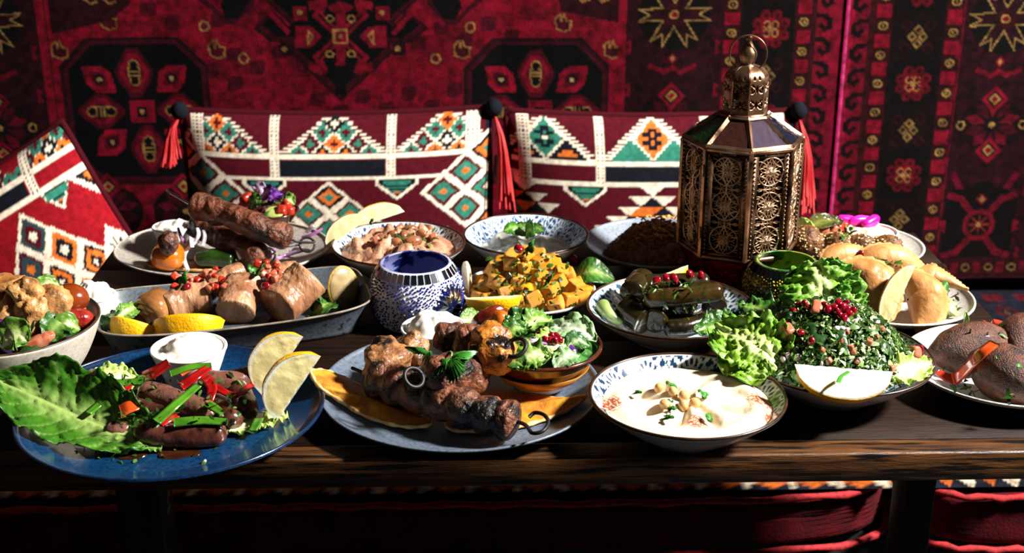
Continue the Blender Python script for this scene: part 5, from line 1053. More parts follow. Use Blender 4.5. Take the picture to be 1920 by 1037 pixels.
_chp = mesh('chickpea', *join([blob(.0058, .0052, .0050, 3, .05, 1.5, 2, 3), blob(.0016, .0014, .0018, 2, 0, off=(.0056, 0, .0008))]), M_chp)
for k, (x, y) in enumerate(((1236, 728), (1247, 758), (1281, 760), (1303, 756), (1262, 735), (1283, 742))): link('chickpea', _chp, None, onh('hummus', x, y, .0035), (rnd.uniform(0, 6), rnd.uniform(0, 6), rnd.uniform(0, 6)), 1.0, 'whole chickpea resting in the centre of the hummus', 'chickpea', 'chickpeas on the hummus')
for k, (x, y, s, r, lb) in enumerate(((1256, 722, .0095, 60, 'behind the chickpeas'), (1200, 733, .007, 190, 'apart, left of the chickpeas'), (1258, 752, .009, 120, 'between the chickpeas'), (1314, 737, .008, 20, 'lying along a groove of the hummus'), (1322, 780, .0085, 0, 'in front, near an oil pool'), (1258, 779, .0085, 200, 'in front of the chickpeas'), (1258, 762, .007, 280, 'hanging between two front chickpeas'))): parsley('parsley piece on the hummus ' + lb, onh('hummus', x, y, .006), s, (R(15), R(10), R(r)), 'parsley_piece', 2 + k % 2)

# ------------------------------------------------------------------ tabbouleh bowl
d = DISH['tabbouleh']; 
heap('tabbouleh', 'tabbouleh_mound', 'dense green tabbouleh mound under the loose chopped leaves', d['R'] * .84, .054, M_bed, .9, 70, .036, 72, 28, 6, None, bedcol('#1d4014', '#0d220a'), 'salad', ctr=(-.004, .006))
g = np.random.default_rng(4); rH, hH, eH, cH = d['heap']; P_, N_ = [], []
for _ in range(7000):
    a, s = g.uniform(0, 6.283), math.sqrt(g.uniform(0, 1)); x, y = cH[0] + s * rH * 1.02 * math.cos(a), cH[1] + s * rH * 1.02 * math.sin(a); P_.append((d['c'].x + x, d['c'].y + y, hz('tabbouleh', d['c'].x * 0 + x, y) + g.uniform(-.002, .007))); nn_ = np.array([x * 2 * hH / rH ** 2, y * 2 * hH / rH ** 2, 1]); N_.append(nn_)
V, F, c = flakes(P_, N_, .0050, ('#46642a', '#2c4818', '#648540', '#3a5922', '#72904c', '#223f10', '#b0c490'), 5, .32, .8)
link('tabbouleh_leaves', mesh('tabbouleh_leaves', V, F, M_herb, True, c), None, None, None, None, 'loose chopped parsley and mint covering the tabbouleh', 'salad', None, 'stuff')
def tb_(px, py, dz=.006): return onh('tabbouleh', px, py, dz)
for k, (x, y) in enumerate(((1473, 574), (1485, 584), (1497, 572), (1508, 570), (1516, 577), (1547, 572), (1553, 581), (1563, 576), (1573, 570), (1580, 578), (1586, 568), (1588, 580), (1575, 592), (1590, 590), (1600, 583), (1569, 585), (1582, 597), (1478, 566))): pom(tb_(x, y, .008), 'dark glossy pomegranate seed scattered along the tabbouleh crest', 'pomegranate seeds along the tabbouleh crest', 1.2)
for (x, y, lb) in ((1468, 609, 'on the tabbouleh above a tomato dice'), (1502, 624, 'alone below the crest of the tabbouleh'), (1521, 641, 'lowest on the tabbouleh face'), (1725, 655, 'at the outer tip of the tabbouleh beside white plate')): pom(tb_(x, y, .008), 'single pomegranate seed ' + lb, None, 1.25)
for k in range(24):
    x, y = rnd.uniform(1440, 1700), rnd.uniform(590, 700); 
    if abs(x - 1570) / 150 + abs(y - 660) / 75 < 1.15 and (y > 690 and 1490 < x < 1665) is False: dice(tb_(x, y, .005), rnd.uniform(.0028, .0044), 'small tomato dice mixed into the tabbouleh', 'tomato dice in the tabbouleh')
for k in range(16): x, y = rnd.uniform(1460, 1690), rnd.uniform(585, 690); dice(tb_(x, y, .005), rnd.uniform(.003, .0042), 'small onion dice mixed into the tabbouleh', 'onion dice in the tabbouleh', onion=True)
dice(tb_(1476, 622, .006), .0075, 'largest tomato piece on the tabbouleh under the seeds', None); dice(tb_(1530, 580, .005), .008, 'tomato piece among the crest seeds of the tabbouleh', None); dice(tb_(1712, 662, .004), .008, 'tomato piece at the right rim of the tabbouleh', None)
leaf('lettuce_leaf', 'frilly upright lettuce leaf standing behind the tabbouleh', [at(1560, 610, .068), at(1552, 575, .080), at(1540, 532, .098), at(1530, 490, .117)], .088, up=(-.1, -1, .3), ruf=.16, rf=6, crk=.08, cup=-.25, col=('#d0e09a', '#7caa30', '#3f7d1a'), seed=7, n=60, m=41, basew=.55, mid=.6, tipw=.5)
leaf('lettuce_leaf', 'smaller frilly leaf beside the upright one at the tabbouleh back', [at(1590, 600, .07), at(1600, 565, .084), at(1608, 535, .095)], .044, up=(.3, -1, .2), ruf=.25, rf=4, crk=.1, cup=-.3, col=('#cfe48a', '#5f9a24', '#2c7012'), seed=9, n=50, m=31, basew=.5, mid=.6, tipw=.4)
leaf('lettuce_leaf', 'bright lettuce leaf spilling between hummus and tabbouleh', [at(1462, 690, .046), at(1430, 655, .060), at(1390, 632, .066), at(1342, 618, .062)], .070, up=(.1, -.8, .7), ruf=.14, rf=5, crk=.10, cup=.2, col=('#dbe8a0', '#8cb832', '#55901e'), seed=2, n=56, m=37, basew=.5, mid=.5, tipw=.35)
leaf('lettuce_leaf', 'lettuce leaf fold hanging down to the hummus bowl edge', [at(1395, 640, .056), at(1385, 662, .052), at(1400, 688, .047), at(1440, 705, .044)], .045, up=(-.5, -.7, .5), ruf=.15, rf=3, crk=.1, cup=.2, col=('#dbe8a0', '#8ab530', '#5c8f1e'), seed=12, n=50, m=31, basew=.6, mid=.5, tipw=.3)
leaf('lettuce_leaf', 'pale lettuce frill at the tabbouleh rim next to the white plate', [at(1660, 705, .044), at(1700, 695, .047), at(1745, 680, .045)], .034, up=(0, -.6, 1), ruf=.28, col=PALE, seed=11)
leaf('lettuce_leaf', 'dark lettuce leaf between the votive and the tabbouleh', [at(1470, 605, .06), at(1425, 580, .060), at(1385, 572, .058)], .042, up=(0, -.7, .8), ruf=.2, col=ROMD, seed=14)
leaf('lettuce_leaf', 'lettuce leaf lying along the vine leaf bowl edge', [at(1400, 602, .044), at(1360, 608, .044), at(1300, 622, .042)], .036, up=(0, -.5, 1), ruf=.16, col=ROMD, seed=15)
wedge('wide lemon wedge lying in front of the tabbouleh', at(1582, 690, .068), .088, .033, 62, orient((-1, .08, .06), (.05, -.62, .8), 62), tip=.04, flesh=('#f4ecc2', '#faf6e2'))
strip('herb_shred', 'green herb shred stuck on the wide lemon wedge', [at(1572, 717, .066), at(1578, 706, .068), at(1592, 697, .070)], .0045, .0006, mm('herb_shred', '#3f8a2a', rough=.4), 'herb shred')

# ------------------------------------------------------------------ kibbeh plate
M_kib = mm('fried_bulgur_crust', '#633620', '#3c1d10', rough=.48, scale=170, det=6, lo=.35, hi=.65, dark='#1c0c06', dscale=60, dlo=.56, dhi=.70, bump=.9, bscale=700, coat=.12)
def kib(label, c, L, r, rz, ry, seed):
    V, F = ico(5); t = V[:, 0]; k = (1 - abs(t) ** 2.0) ** .5; V = np.stack([t * L / 2 * (1 + .12 * abs(t) ** 6), V[:, 1] * r * (1 - .16 * t ** 4), V[:, 2] * r * (1 - .16 * t ** 4)], 1); V *= (1 + .02 * fbm(V / r * 2, 2, seed) + .008 * fbm(V / r * 14, 2, seed))[:, None]
    link('kibbeh', mesh('kibbeh', V, F, M_kib), None, c, (0, ry, rz), None, label, 'croquette')
kib('brown kibbeh croquette lying behind the orange pepper strip', on('kibbeh', 1822, 652, .025), .088, .027, R(10), R(-4), 1)
kib('kibbeh croquette pointing forward in front of the pepper strip', on('kibbeh', 1888, 702, .028), .082, .029, R(-58), R(4), 2)
kib('third kibbeh croquette at the plate back', on('kibbeh', 1918, 634, .030), .07, .026, R(60), 0, 3)
strip('pepper_strip', 'bent orange red pepper strip across the kibbeh plate', [at(1786, 712, .018), at(1800, 705, .024), at(1835, 668, .056), at(1866, 643, .068)], .0135, .003, M_orangep, 'pepper strip', up=(-.5, -.5, .8), taper=0, curl=.04)
strip('pepper_strip', 'orange pepper end curled under the bent strip', [at(1790, 712, .016), at(1772, 706, .018), at(1758, 697, .020)], .011, .003, M_tomr, 'pepper strip', up=(0, -.5, 1), taper=.3)
herb_stuff('rocket_shreds', 'shredded rocket leaves between the kibbeh croquettes', sprinkle(rp('kibbeh', 1800, 1920, 612, 632, lambda: rnd.uniform(.02, .045)), 130) + sprinkle(rp('kibbeh', 1880, 1925, 720, 748, lambda: rnd.uniform(.003, .016)), 90) + sprinkle(rp('kibbeh', 1780, 1850, 715, 740, lambda: rnd.uniform(.003, .008)), 20), .008, asp=.18, tilt=.9)
leaf('rocket_sprig', 'upright pale green stem sticking up behind the kibbeh', [at(1810, 618, .03), at(1811, 600, .045), at(1811, 584, .055)], .007, up=(0, -1, 0), ruf=.1, crk=0, cup=.6, col=('#cfe0a8', '#a4c47a', '#7fae58'), seed=3, n=20, m=7)
for k, (x, y) in enumerate(((1850, 613), (1868, 612), (1893, 645), (1885, 640))): dice(on('kibbeh', x, y, .034 if k < 2 else .03), .0065, 'red tomato piece in the greens behind the kibbeh', 'tomato pieces behind the kibbeh', True)
for k, (x, y, r) in enumerate(((1868, 672, 60), (1905, 686, 10), (1776, 690, 200))): parsley('small green leaf ' + ('stuck on the front kibbeh croquette', 'on the upper side of the front kibbeh', 'lying on the white plate beside the pepper end')[k], on('kibbeh', x, y, .057 if k == 0 else (.056 if k == 1 else .012)), .006, (R(40), 0, R(r)), 'herb_leaf', 1, cat='leaf')
# ------------------------------------------------------------------ potatoes
d = DISH['potato']; M_pot = mm('roasted_potato', '#d69a1e', '#b8700f', rough=.35, scale=60, det=5, lo=.35, hi=.7, dark='#8a4a0c', dscale=45, dlo=.62, dhi=.75, bump=.5, bscale=170, coat=.25, sss=.2, sssr=.003)
_pots = [mesh('potato_cube', *blob(1, .94, .9, 4, .045, 1.6, 3, s, power=8), M_pot) for s in range(5)]
d['heap'] = (.068, .055, .008, (0, .004)); pts = []
g = random.Random(9)
for t in range(6000):
    a, s = g.uniform(0, 6.283), math.sqrt(g.uniform(0, 1)) * .98; x, y = s * .068 * math.cos(a), s * .068 * math.sin(a) * .85; z = hz('potato', x, y + .004) - T
    q = (x, y, z * .95)
    if all((q[0] - p[0]) ** 2 + (q[1] - p[1]) ** 2 + (q[2] - p[2]) ** 2 > .0162 ** 2 for p in pts): pts.append(q)
pts = [p for p in pts if p[1] < .030 or p[2] > .03]
for k, (x, y, z) in enumerate(pts):
    s = g.uniform(.0074, .0097); top = z == max(p[2] for p in pts)
    link('potato_cube', _pots[k % 5], None, d['c'] + Vector((x, y, max(z, .016))), (g.uniform(-.5, .5), g.uniform(-.5, .5), g.uniform(0, 1.57)), s, 'topmost golden potato cube of the heap' if top else 'golden roasted potato cube in the heap beside the yogurt bowl', 'potato cube', 'potato cubes in the heap')
def po(px, py, dz=.008): return onh('potato', px, py, dz)
heap('potato', 'potato_filling', 'browned potato pieces deep inside the potato heap', .046, .022, MC['roasted_potato'], .8, 60, .009, seed=3, cat='potatoes'); d['heap'] = (.072, .060, .010, (0, .004))
herb_stuff('chopped_coriander', 'chopped coriander clinging to the potato cubes', [po(rnd.gauss(985, 60), rnd.uniform(475, 580), .0095) for _ in range(170)], .0042, asp=.4, nrm=(0, -.6, .8))
wedge('yellow lemon wedge leaning on the front of the potato heap', on('potato', 925, 556, .020), .062, .024, 75, orientz((1, -.15, .10), (.25, .75, .35)), tip=.05)
wedge('pale lemon slice standing between mosaic glass and potatoes', on('potato', 877, 522, .022), .038, .017, 40, orient((-.1, .1, 1), (-.9, -.4, .2), 40), flesh=('#efe2b4', '#f4ecd2'))
leaf('lettuce_leaf', 'smooth green leaf lying behind the right side of the potatoes', [on('potato', 1075, 520, .012), on('potato', 1110, 508, .016), at(1152, 524, .020)], .040, up=(0, -.6, 1), ruf=.03, crk=.015, col=ROMD, seed=2)
leaf('lettuce_leaf', 'yellow green lettuce tip under the potato lemon wedge', [on('potato', 925, 575, .006), on('potato', 895, 572, .008), on('potato', 884, 562, .010)], .014, up=(0, -.6, 1), ruf=.15, col=PALE, seed=5)
for (x, y, lb) in ((972, 467, 'on top of the potato heap under the mint'), (1077, 487, 'on the right shoulder of the potato heap')): pom(po(x, y, .013), 'red pomegranate seed ' + lb, None, 1.5)
parsley('coriander leaf hanging over the top potato cube', po(990, 462, .014), .012, (R(60), 0, R(-70)), 'coriander_leaf', 3); parsley('coriander leaf in the middle of the potato heap', po(1030, 520, .012), .010, (R(50), 0, R(-100)), 'coriander_leaf', 3)

# ------------------------------------------------------------------ vine leaf bowl
M_vine = mm('stuffed_vine_leaf', '#2c230b', '#191306', rough=.2, scale=50, det=5, dark='#0a0804', dscale=24, dlo=.52, dhi=.68, bump=.45, bscale=70, spec=.45)
M_vine2 = mm('brown_vine_leaf', '#3a2a0e', '#221707', rough=.18, scale=60, det=5, dark='#0d0904', dscale=30, dlo=.55, dhi=.7, bump=.5, bscale=60, spec=.5)
def dolma(label, pts, rpx, m=M_vine, seed=0, seg=24):
    p = [on('dolma', x, y, dz) for x, y, dz in pts]; r = rpx * mpp(p[0]); o = p[0].copy(); V, F = rope_body(rel(crom([q[:] for q in p], 12), o), r, 60, seg, .06, 60, seed, cap=.10)
    th = np.arctan2(V[:, 2], V[:, 1]); root = thingmesh('stuffed_vine_leaf', label, 'stuffed leaf', o, V, F, m)
    P = crom(rel(p, o), 40)[6:34]; t, nn, bb = frames(P); q = P + (nn * math.cos(.7) - bb * math.sin(.7)) * r * 1.02; V, F = tube(q, r * .07, 6); link('leaf_fold', mesh('leaf_fold', V, F, m), root)
dolma('long glossy vine leaf roll on top of the stack facing the camera', [(1206, 560, .044), (1280, 556, .047), (1356, 545, .045)], 18, M_vine2, 1)
dolma('vine leaf roll on top behind the long glossy one', [(1200, 534, .044), (1270, 532, .046), (1330, 528, .044)], 19, M_vine, 2)
dolma('thick vine leaf roll at the left end pointing away', [(1182, 552, .043), (1196, 536, .043), (1208, 522, .042)], 24, M_vine, 3)
dolma('dark fat vine leaf roll on the left of the lower layer', [(1172, 572, .026), (1190, 590, .022), (1212, 606, .018)], 27, M_vine, 4)
dolma('vine leaf roll end with opened fold under the long roll', [(1226, 604, .020), (1232, 592, .021), (1244, 574, .022)], 25, M_vine2, 5)
dolma('brown wrinkled vine leaf roll end in the middle of the lower layer', [(1277, 592, .022), (1280, 580, .023), (1290, 566, .024)], 22, M_vine2, 6)
dolma('vine leaf roll end at the right of the lower layer', [(1340, 580, .022), (1338, 568, .023), (1330, 556, .024)], 24, M_vine, 7)
dolma('vine leaf roll lying lowest at the front of the bowl', [(1244, 616, .013), (1285, 612, .013), (1325, 600, .014)], 16, M_vine, 8)
M_pick = mm('pale_pickled_pepper', '#8fa35c', '#75894a', rough=.3, scale=60, coat=.4, sss=.2)
o = on('dolma', 1128, 570, .010); V, F = rope_body(rel([on('dolma', 1126, 568, .010), on('dolma', 1140, 588, .010), on('dolma', 1166, 608, .009)], o), np.linspace(1, .55, 50) * 15 * mpp(o), 50, 18, .05, 40, 2, cap=.14); thingmesh('pickled_pepper', 'pale green pickled pepper along the vine leaf bowl side', 'pickle', o, V, F, M_pick)
wedge('lemon wedge sticking up behind the stuffed vine leaves', on('dolma', 1238, 517, .040), .062, .024, 60, orientz((.93, .1, .34), (.2, .7, .4)))
for (x, y, lb) in ((1230, 527, 'leftmost of three beside the lemon wedge'), (1249, 523, 'middle one of three beside the lemon wedge'), (1264, 523, 'last of three beside the lemon wedge'), (1293, 515, 'on the back vine leaf roll'), (1314, 517, 'farthest right on the vine leaves')): pom(on('dolma', x, y, .062), 'pomegranate seed ' + lb, None, 1.45)
herb_stuff('chopped_herbs', 'chopped herbs on the glossy vine leaf rolls', [on('dolma', rnd.uniform(1205, 1330), rnd.uniform(528, 552), .062) for _ in range(60)] + [on('dolma', rnd.uniform(1215, 1350), rnd.uniform(556, 600), rnd.uniform(.036, .06)) for _ in range(30)], .0045, asp=.25)

# ------------------------------------------------------------------ long platter: rolled meats
M_roll = mm('rolled_roast_meat', '#b98c68', '#85573a', rough=.34, scale=44, det=6, lo=.36, hi=.62, dark='#4a2612', dscale=34, dlo=.6, dhi=.76, bump=3, bscale=75, coat=.35, sss=.08, stretch=(1, 1, .35))
M_oniroll = mm('caramel_onion_skin', '#a87440', '#6f4320', rough=.2, scale=30, coat=.5, sss=.15)
def roll(label, pts, rpx, seed, ex=1, ey=1, amp=.13):
    p = [onp(x, y, dz) for x, y, dz in pts]; r = rpx * mpp(p[0]); o = p[0].copy(); V, F = rope_body(rel(crom([q[:] for q in p], 12), o), r, 70, 30, amp, 55, seed, cap=.07, ex=ex, ey=ey, oct=5); V = V * (1 + .0 * V); thingmesh('meat_roll', label, 'meat roll', o, V, F, M_roll)
roll('largest roast meat roll slanting up at the lemon slice end', [(515, 578, .018), (548, 552, .026), (585, 515, .044)], 37, 1, 1.0, 1.15, .09)
roll('broad roast meat roll in the middle of the platter', [(440, 590, .014), (448, 560, .024), (462, 528, .034)], 32, 2, 1.0, 1.2)
roll('flat roast meat roll behind the larger lemon wedge', [(308, 583, .014), (350, 562, .020), (396, 552, .024)], 27, 3, 1.1, 1.0)
roll('roast meat piece at the back of the platter under the tomato', [(395, 545, .022), (430, 518, .034), (455, 508, .036)], 20, 4)
roll('roast meat end at the far back below the kofta plate', [(500, 528, .030), (530, 512, .036), (560, 508, .036)], 20, 6)
o = onp(288, 580, .016); parts = []
for k, (f, a) in enumerate(((1, 0), (.74, .25), (.5, .5))):
    r = 31 * mpp(o) * f; n = 40; th = np.linspace(.3, 2 * np.pi - .1, n); q = np.stack([-.004 * k + 0 * th, r * np.cos(th), r * np.sin(th)], 1); 
    for w_ in (0,): V = np.concatenate([q * (1, 1, 1) + (-.016, 0, 0), q * (1, 1.12, 1.12) + (0, 0, 0), q * (1, 1, 1) + (.018, 0, 0), q * (1, .9, .9) + (.016, 0, 0), q * (1, .98, .98), q * (1, .9, .9) + (-.014, 0, 0)]).reshape(6, n, 3); parts.append((V.reshape(-1, 3), quads(6, n, cu=True)))
V, F = joinq(parts); thingmesh('onion_roll', 'hollow brown onion roll at the small lemon end', 'stuffed onion', o, rotv(V * (1 + .04 * fbm(V * 60, 2, 2))[:, None], (0, R(-12), R(62))), F, M_oniroll)
wedge('small lemon wedge lying peel outward by the onion roll', onp(254, 608, .020), .052, .028, 80, orientz((.97, -.1, -.22), (.1, .8, .05)), tip=.03)
wedge('larger lemon wedge lying peel outward in the platter', onp(355, 604, .024), .074, .032, 85, orientz((1, .05, .03), (0, .8, .05)), tip=.03)
V, F = blob(.021, .0045, .027, 4, .02, 1.5, 2, 3); V2, F2 = blob(.0195, .0052, .0255, 3, 0); rt = thingmesh('lemon_half_slice', 'beige lemon half standing at the mosaic glass end', 'lemon half', onp(644, 541, .026), rotv(V, (R(-12), 0, R(38))), F, mm('dry_lemon_peel', '#b8994a', '#9a7a34', rough=.4, bump=.4, bscale=300)); link('cut_face', mesh('cut_face', rotv(V2 + (0, -.0008, 0), (R(-12), 0, R(38))), F2, mm('beige_lemon_flesh', '#a8946c', '#8a7750', rough=.35, scale=90, sss=.1)), rt)
leaf('lettuce_leaf', 'curly green lettuce between meat roll and lemon half', [onp(585, 586, .003), onp(606, 574, .016), onp(630, 562, .012)], .034, up=(0, -.7, .8), ruf=.22, col=ROMD, seed=3)
leaf('lettuce_leaf', 'dark green leaf beside the curly lettuce in the platter', [onp(600, 560, .010), onp(618, 556, .018), onp(634, 560, .014)], .022, up=(0, -.7, .8), ruf=.2, col=ROM, seed=6)
leaf('rocket_leaf', 'rocket leaf with pale stem hanging over the platter end', [onp(212, 622, .006), onp(204, 600, .022), onp(222, 580, .026)], .026, up=(-.4, -.7, .5), ruf=.1, col=ROMD, seed=6); leaf('rocket_leaf', 'second rocket leaf tucked behind the small lemon wedge', [onp(216, 600, .02), onp(240, 582, .026), onp(262, 572, .024)], .022, up=(0, -.8, .5), ruf=.12, col=ROM, seed=9); leaf('rocket_leaf', 'narrow rocket leaf between the labneh cup and platter', [onp(186, 618, .014), onp(196, 606, .020), onp(214, 606, .022)], .018, up=(0, -.8, .5), ruf=.1, col=ROMD, seed=10)
for k in range(48):
    x, y, h = ((rnd.uniform(325, 395), rnd.uniform(515, 548), .038), (rnd.uniform(385, 450), rnd.uniform(505, 540), .046), (rnd.uniform(470, 530), rnd.uniform(492, 525), .054))[k % 3]
    dice(at(x, y, h), rnd.uniform(.0038, .0058), ('tomato dice heaped over the flat roll by the onion', 'tomato dice heaped over the middle of the platter', 'tomato dice heaped beside the largest meat roll')[k % 3], ('tomato topping by the onion roll', 'tomato topping in the platter middle', 'tomato topping by the largest roll')[k % 3], k % 2 == 0)
for (x, y, h, s, r, lb) in ((340, 520, .056, .012, -60, 'standing on the tomato topping near the onion roll'), (488, 503, .062, .011, -100, 'on the topping beside the largest roll'), (468, 508, .058, .009, 40, 'between two rolls of the platter')): parsley('parsley leaf ' + lb, at(x, y, h), s, (R(55), 0, R(r)), 'parsley_leaf', 3, cat='leaf')
for (x, y, h, lb) in ((498, 536, .050, 'beside the largest meat roll'), (352, 538, .046, 'under the parsley on the platter')): pom(at(x, y, h), 'dark red seed ' + lb, None, 1.6)

# ------------------------------------------------------------------ kebab plate
M_flatb = mm('oily_flatbread', '#b5672a', '#8a3f14', rough=.4, scale=50, coat=.3, bump=.5, bscale=120)
bread('oil soaked flatbread under the roasted orange tomato', 'kebab', [(272, 494), (300, 486), (360, 488), (410, 492), (450, 494), (430, 505), (380, 507), (320, 504), (285, 500)], [.004] * 9, .003, M_flatb)
def kofta(label, pts, rpx, tail, ring, seed):
    o = at(*pts[0]); q = rel([at(*p) for p in pts], o); r = rpx * mpp(o); root = empty('kofta_skewer', o, label, 'meat skewer'); V, F = rope_body(q, np.linspace(1, .92, 90) * r, 90, 28, .12, 55, seed, cap=.06, bands=5, bdepth=.08); link('mince', mesh('mince', V, F, M_kofta), root)
    if tail: wirepart([at(*pts[0]), at(*tail)], .0014, root, 6, M_wirel)
    if ring: e = at(*pts[-1]); c = at(*ring); wirepart([e, e + (c - e) * .45] + ringpts(c, .0092, (.2, -.75, .6), 2.6, 8.6), .0015, root, 50)
kofta('upper kofta skewer with long wire tip crossing on top', [(358, 384, .079), (415, 398, .074), (480, 424, .065), (548, 450, .048)], 26, (312, 357, .083), (576, 459, .040), 1)
kofta('lower dark kofta skewer under the crossing one', [(366, 420, .036), (410, 440, .034), (455, 464, .031), (496, 486, .027)], 26, None, (502, 478, .022), 2)
M_ortom = mm('roasted_orange_tomato', '#c96a0c', '#a84a08', rough=.2, scale=30, coat=.5, sss=.2, dark='#5a1d06', dscale=30, dlo=.64, dhi=.74)
V, F = blob(.0205, .0205, .0165, 4, .04, 1.2, 2, 4, power=2.4); thingmesh('roasted_tomato', 'roasted orange tomato half topped with charred meat', 'tomato', on('kebab', 316, 481, .019), V, F, M_ortom)
chunk('charred mince ball sitting on the orange tomato', on('kebab', 316, 456, .044), .0145, 4, M_kofta, 'mince_ball', 'meatball', .12, 2.2)
M_chili = mm('grilled_green_pepper', '#26400f', '#18290a', rough=.25, scale=40, coat=.5, dark='#0c0f06', dscale=28, dlo=.55, dhi=.68, bump=.8, bscale=60)
o = on('kebab', 364, 488, .014); V, F = rope_body(rel([o, on('kebab', 400, 484, .017), on('kebab', 442, 488, .013)], o), np.linspace(.8, 1.05, 50) * 18 * mpp(o), 50, 20, .10, 45, 3, cap=.16); thingmesh('grilled_pepper', 'blistered green pepper in front of the lower kofta', 'pepper', o, V, F, M_chili)
for k, (pts, m, lb) in enumerate(((((352, 508, .004), (345, 482, .016), (356, 462, .028), (374, 452, .034)), M_oni, 'long white onion strip curling round the green pepper'), (((366, 458, .030), (372, 440, .042), (370, 428, .048)), M_oni, 'upright white onion strip nearest the kofta'), (((380, 460, .030), (384, 444, .040), (382, 432, .046)), M_oni, 'second upright white onion strip beside the kofta'), (((360, 464, .028), (358, 450, .036), (356, 442, .038)), M_oni, 'short white onion strip above the tomato edge'), (((452, 486, .014), (446, 470, .024), (446, 454, .032)), M_oni, 'white onion strip standing between pepper and kofta end'), (((348, 458, .030), (340, 446, .034), (334, 428, .038)), M_onip, 'purple onion strip behind the mince ball'), (((500, 490, .010), (510, 476, .014), (518, 462, .016)), M_onip, 'purple onion strip under the kofta ring'), (((512, 488, .006), (540, 478, .006), (575, 468, .007)), M_onip, 'long purple onion strip lying near the plate rim'), (((565, 446, .010), (585, 440, .012), (606, 428, .014)), M_onip, 'purple onion strip at the outer rim of the kofta plate'), (((575, 436, .012), (582, 428, .018), (588, 424, .02)), M_oni, 'white onion bit at the outer rim of the kofta plate'), (((540, 470, .006), (556, 466, .008), (580, 470, .006)), M_oni, 'pale onion strip beside the skewer ring'))):
    p = [on('kebab', x, y, h + .002) for x, y, h in pts]; strip('onion_strip', lb, p, (.0052 if m is M_oni else .0046), .0034, m, 'onion', up=(0.3, -1, .3), taper=.3)
dish('kebabsalad', 'salad_cup', 'small brown cup of chopped salad behind the upper kofta', 508, 394, 52, .030, .5, .55, 1.0, M_brown, base=.006, cat='salad cup', rim=M_brown)
heap('kebabsalad', 'salad_bed', 'chopped salad bed in the cup behind the kofta', DISH['kebabsalad']['R'] * .88, .012, M_bed, .6, 80, None, seed=9, col=bedcol('#3a5a1c', '#4a1420'), cat='salad')
def ks(px, py, dz): return onh('kebabsalad', px, py, dz)
V, F = blob(.014, .010, .002, 3, .03, 1.2, 1, 2); thingmesh('cucumber_slice', 'pale cucumber slice at the front of the kofta salad cup', 'cucumber', ks(514, 398, .004), rotv(V, (R(35), 0, R(-20))), F, mm('cucumber_flesh', '#c3c878', '#a8b45c', rough=.25, scale=90, sss=.2))
for k, (x, y) in enumerate(((535, 388), (530, 396), (540, 396), (462, 372))): dice(ks(x, y, .006), .0085, 'red tomato piece ' + ('topmost beside the cucumber slice', 'under the topmost one in the kofta salad', 'at the outer edge of the kofta salad cup', 'behind the upper kofta skewer')[k], None, True)
for k, (a, b_, c_, lb) in enumerate((((490, 372), (512, 362), ('#c8a0d0', '#6a2a8a', '#3a1258'), 'purple cabbage piece on top of the kofta salad'), ((508, 378), (530, 366), ('#8a4aa8', '#4a1a78', '#2a0c48'), 'dark purple cabbage shred behind the cucumber slice'), ((528, 380), (552, 384), ROM, 'bright green leaf at the edge of the kofta salad cup'), ((470, 392), (490, 376), ROMD, 'dark green leaf between kofta and cucumber slice'), ((480, 368), (496, 358), ('#e8d8e8', '#c8b0cc', '#a888b0'), 'pale onion petal peeking over the kofta salad'))):
    p0, p1 = ks(*a, .006), ks(*b_, .014); leaf('salad_leaf', lb, [p0, (p0 + p1) / 2 + Vector((0, 0, .006)), p1], .022, up=(0, -.6, 1), ruf=.2, col=c_, seed=k + 2, n=24, m=15)

# ------------------------------------------------------------------ beans, yogurt, rice
heap('beans', 'bean_mash', 'pinkish bean mash filling the patterned bowl', DISH['beans']['R'] * .86, .014, mm('bean_mash', '#b98d70', '#96684e', rough=.38, scale=70, det=6, bump=1.4, bscale=120, coat=.25, sss=.1), 1.2, 75, None, seed=2, cat='mashed beans')
M_bean = mm('fava_bean', '#9a6240', '#6a3c24', rough=.25, scale=60, coat=.45); _bean = mesh('fava_bean', *blob(.0095, .0068, .0062, 3, .06, 1.3, 2, 4), M_bean)
for k, (x, y, lb) in enumerate(((775, 453, 'largest pale'), (770, 430, 'dark round'), (752, 428, 'reddish'), (735, 440, 'half sunk'), (757, 442, 'greenish'), (790, 438, 'tilted'), (804, 432, 'rearmost'), (716, 448, 'small'), (742, 455, 'foremost'))): link('fava_bean', _bean, None, onh('beans', x, y, .004), (rnd.uniform(0, 6), rnd.uniform(-.4, .4), rnd.uniform(0, 6)), 1.15 if k == 0 else rnd.uniform(.8, 1), lb + ' whole bean on the bean mash ' + ('front centre' if k == 0 else ('near the back', 'beside the mosaic glass side', 'in the middle', 'by the lemon wedges')[k % 4]), 'bean', 'whole beans on the mash')
for k, (x, y) in enumerate(((706, 452), (716, 460), (812, 444))): dice(onh('beans', x, y, .004), .006, 'tomato piece on the bean mash ' + ('nearest the lemon', 'in front of the first', 'on the far side')[k], None)
herb_stuff('chopped_parsley', 'chopped parsley dotted over the bean mash', [onh('beans', rnd.gauss(765, 30), rnd.gauss(446, 9), .006) for _ in range(55)], .0045, asp=.5)
wedge('lemon wedge leaning on the bean bowl rim nearest the kofta', on('beans', 652, 438, .024), .058, .022, 62, orient((.8, .2, .55), (.25, -.75, .55), 62), flesh=('#ead9a0', '#f2e8c4')); wedge('lemon wedge with pale back standing behind its twin in the beans', on('beans', 708, 414, .026), .068, .024, 60, orient((.95, .15, .28), (.05, -.75, .6), 60), flesh=('#ead9a0', '#f2e8c4'))
parsley('parsley bit stuck on the rear bean lemon wedge', at(694, 414, .062), .007, (R(60), 0, R(-60)), 'herb_leaf', 2, cat='leaf')
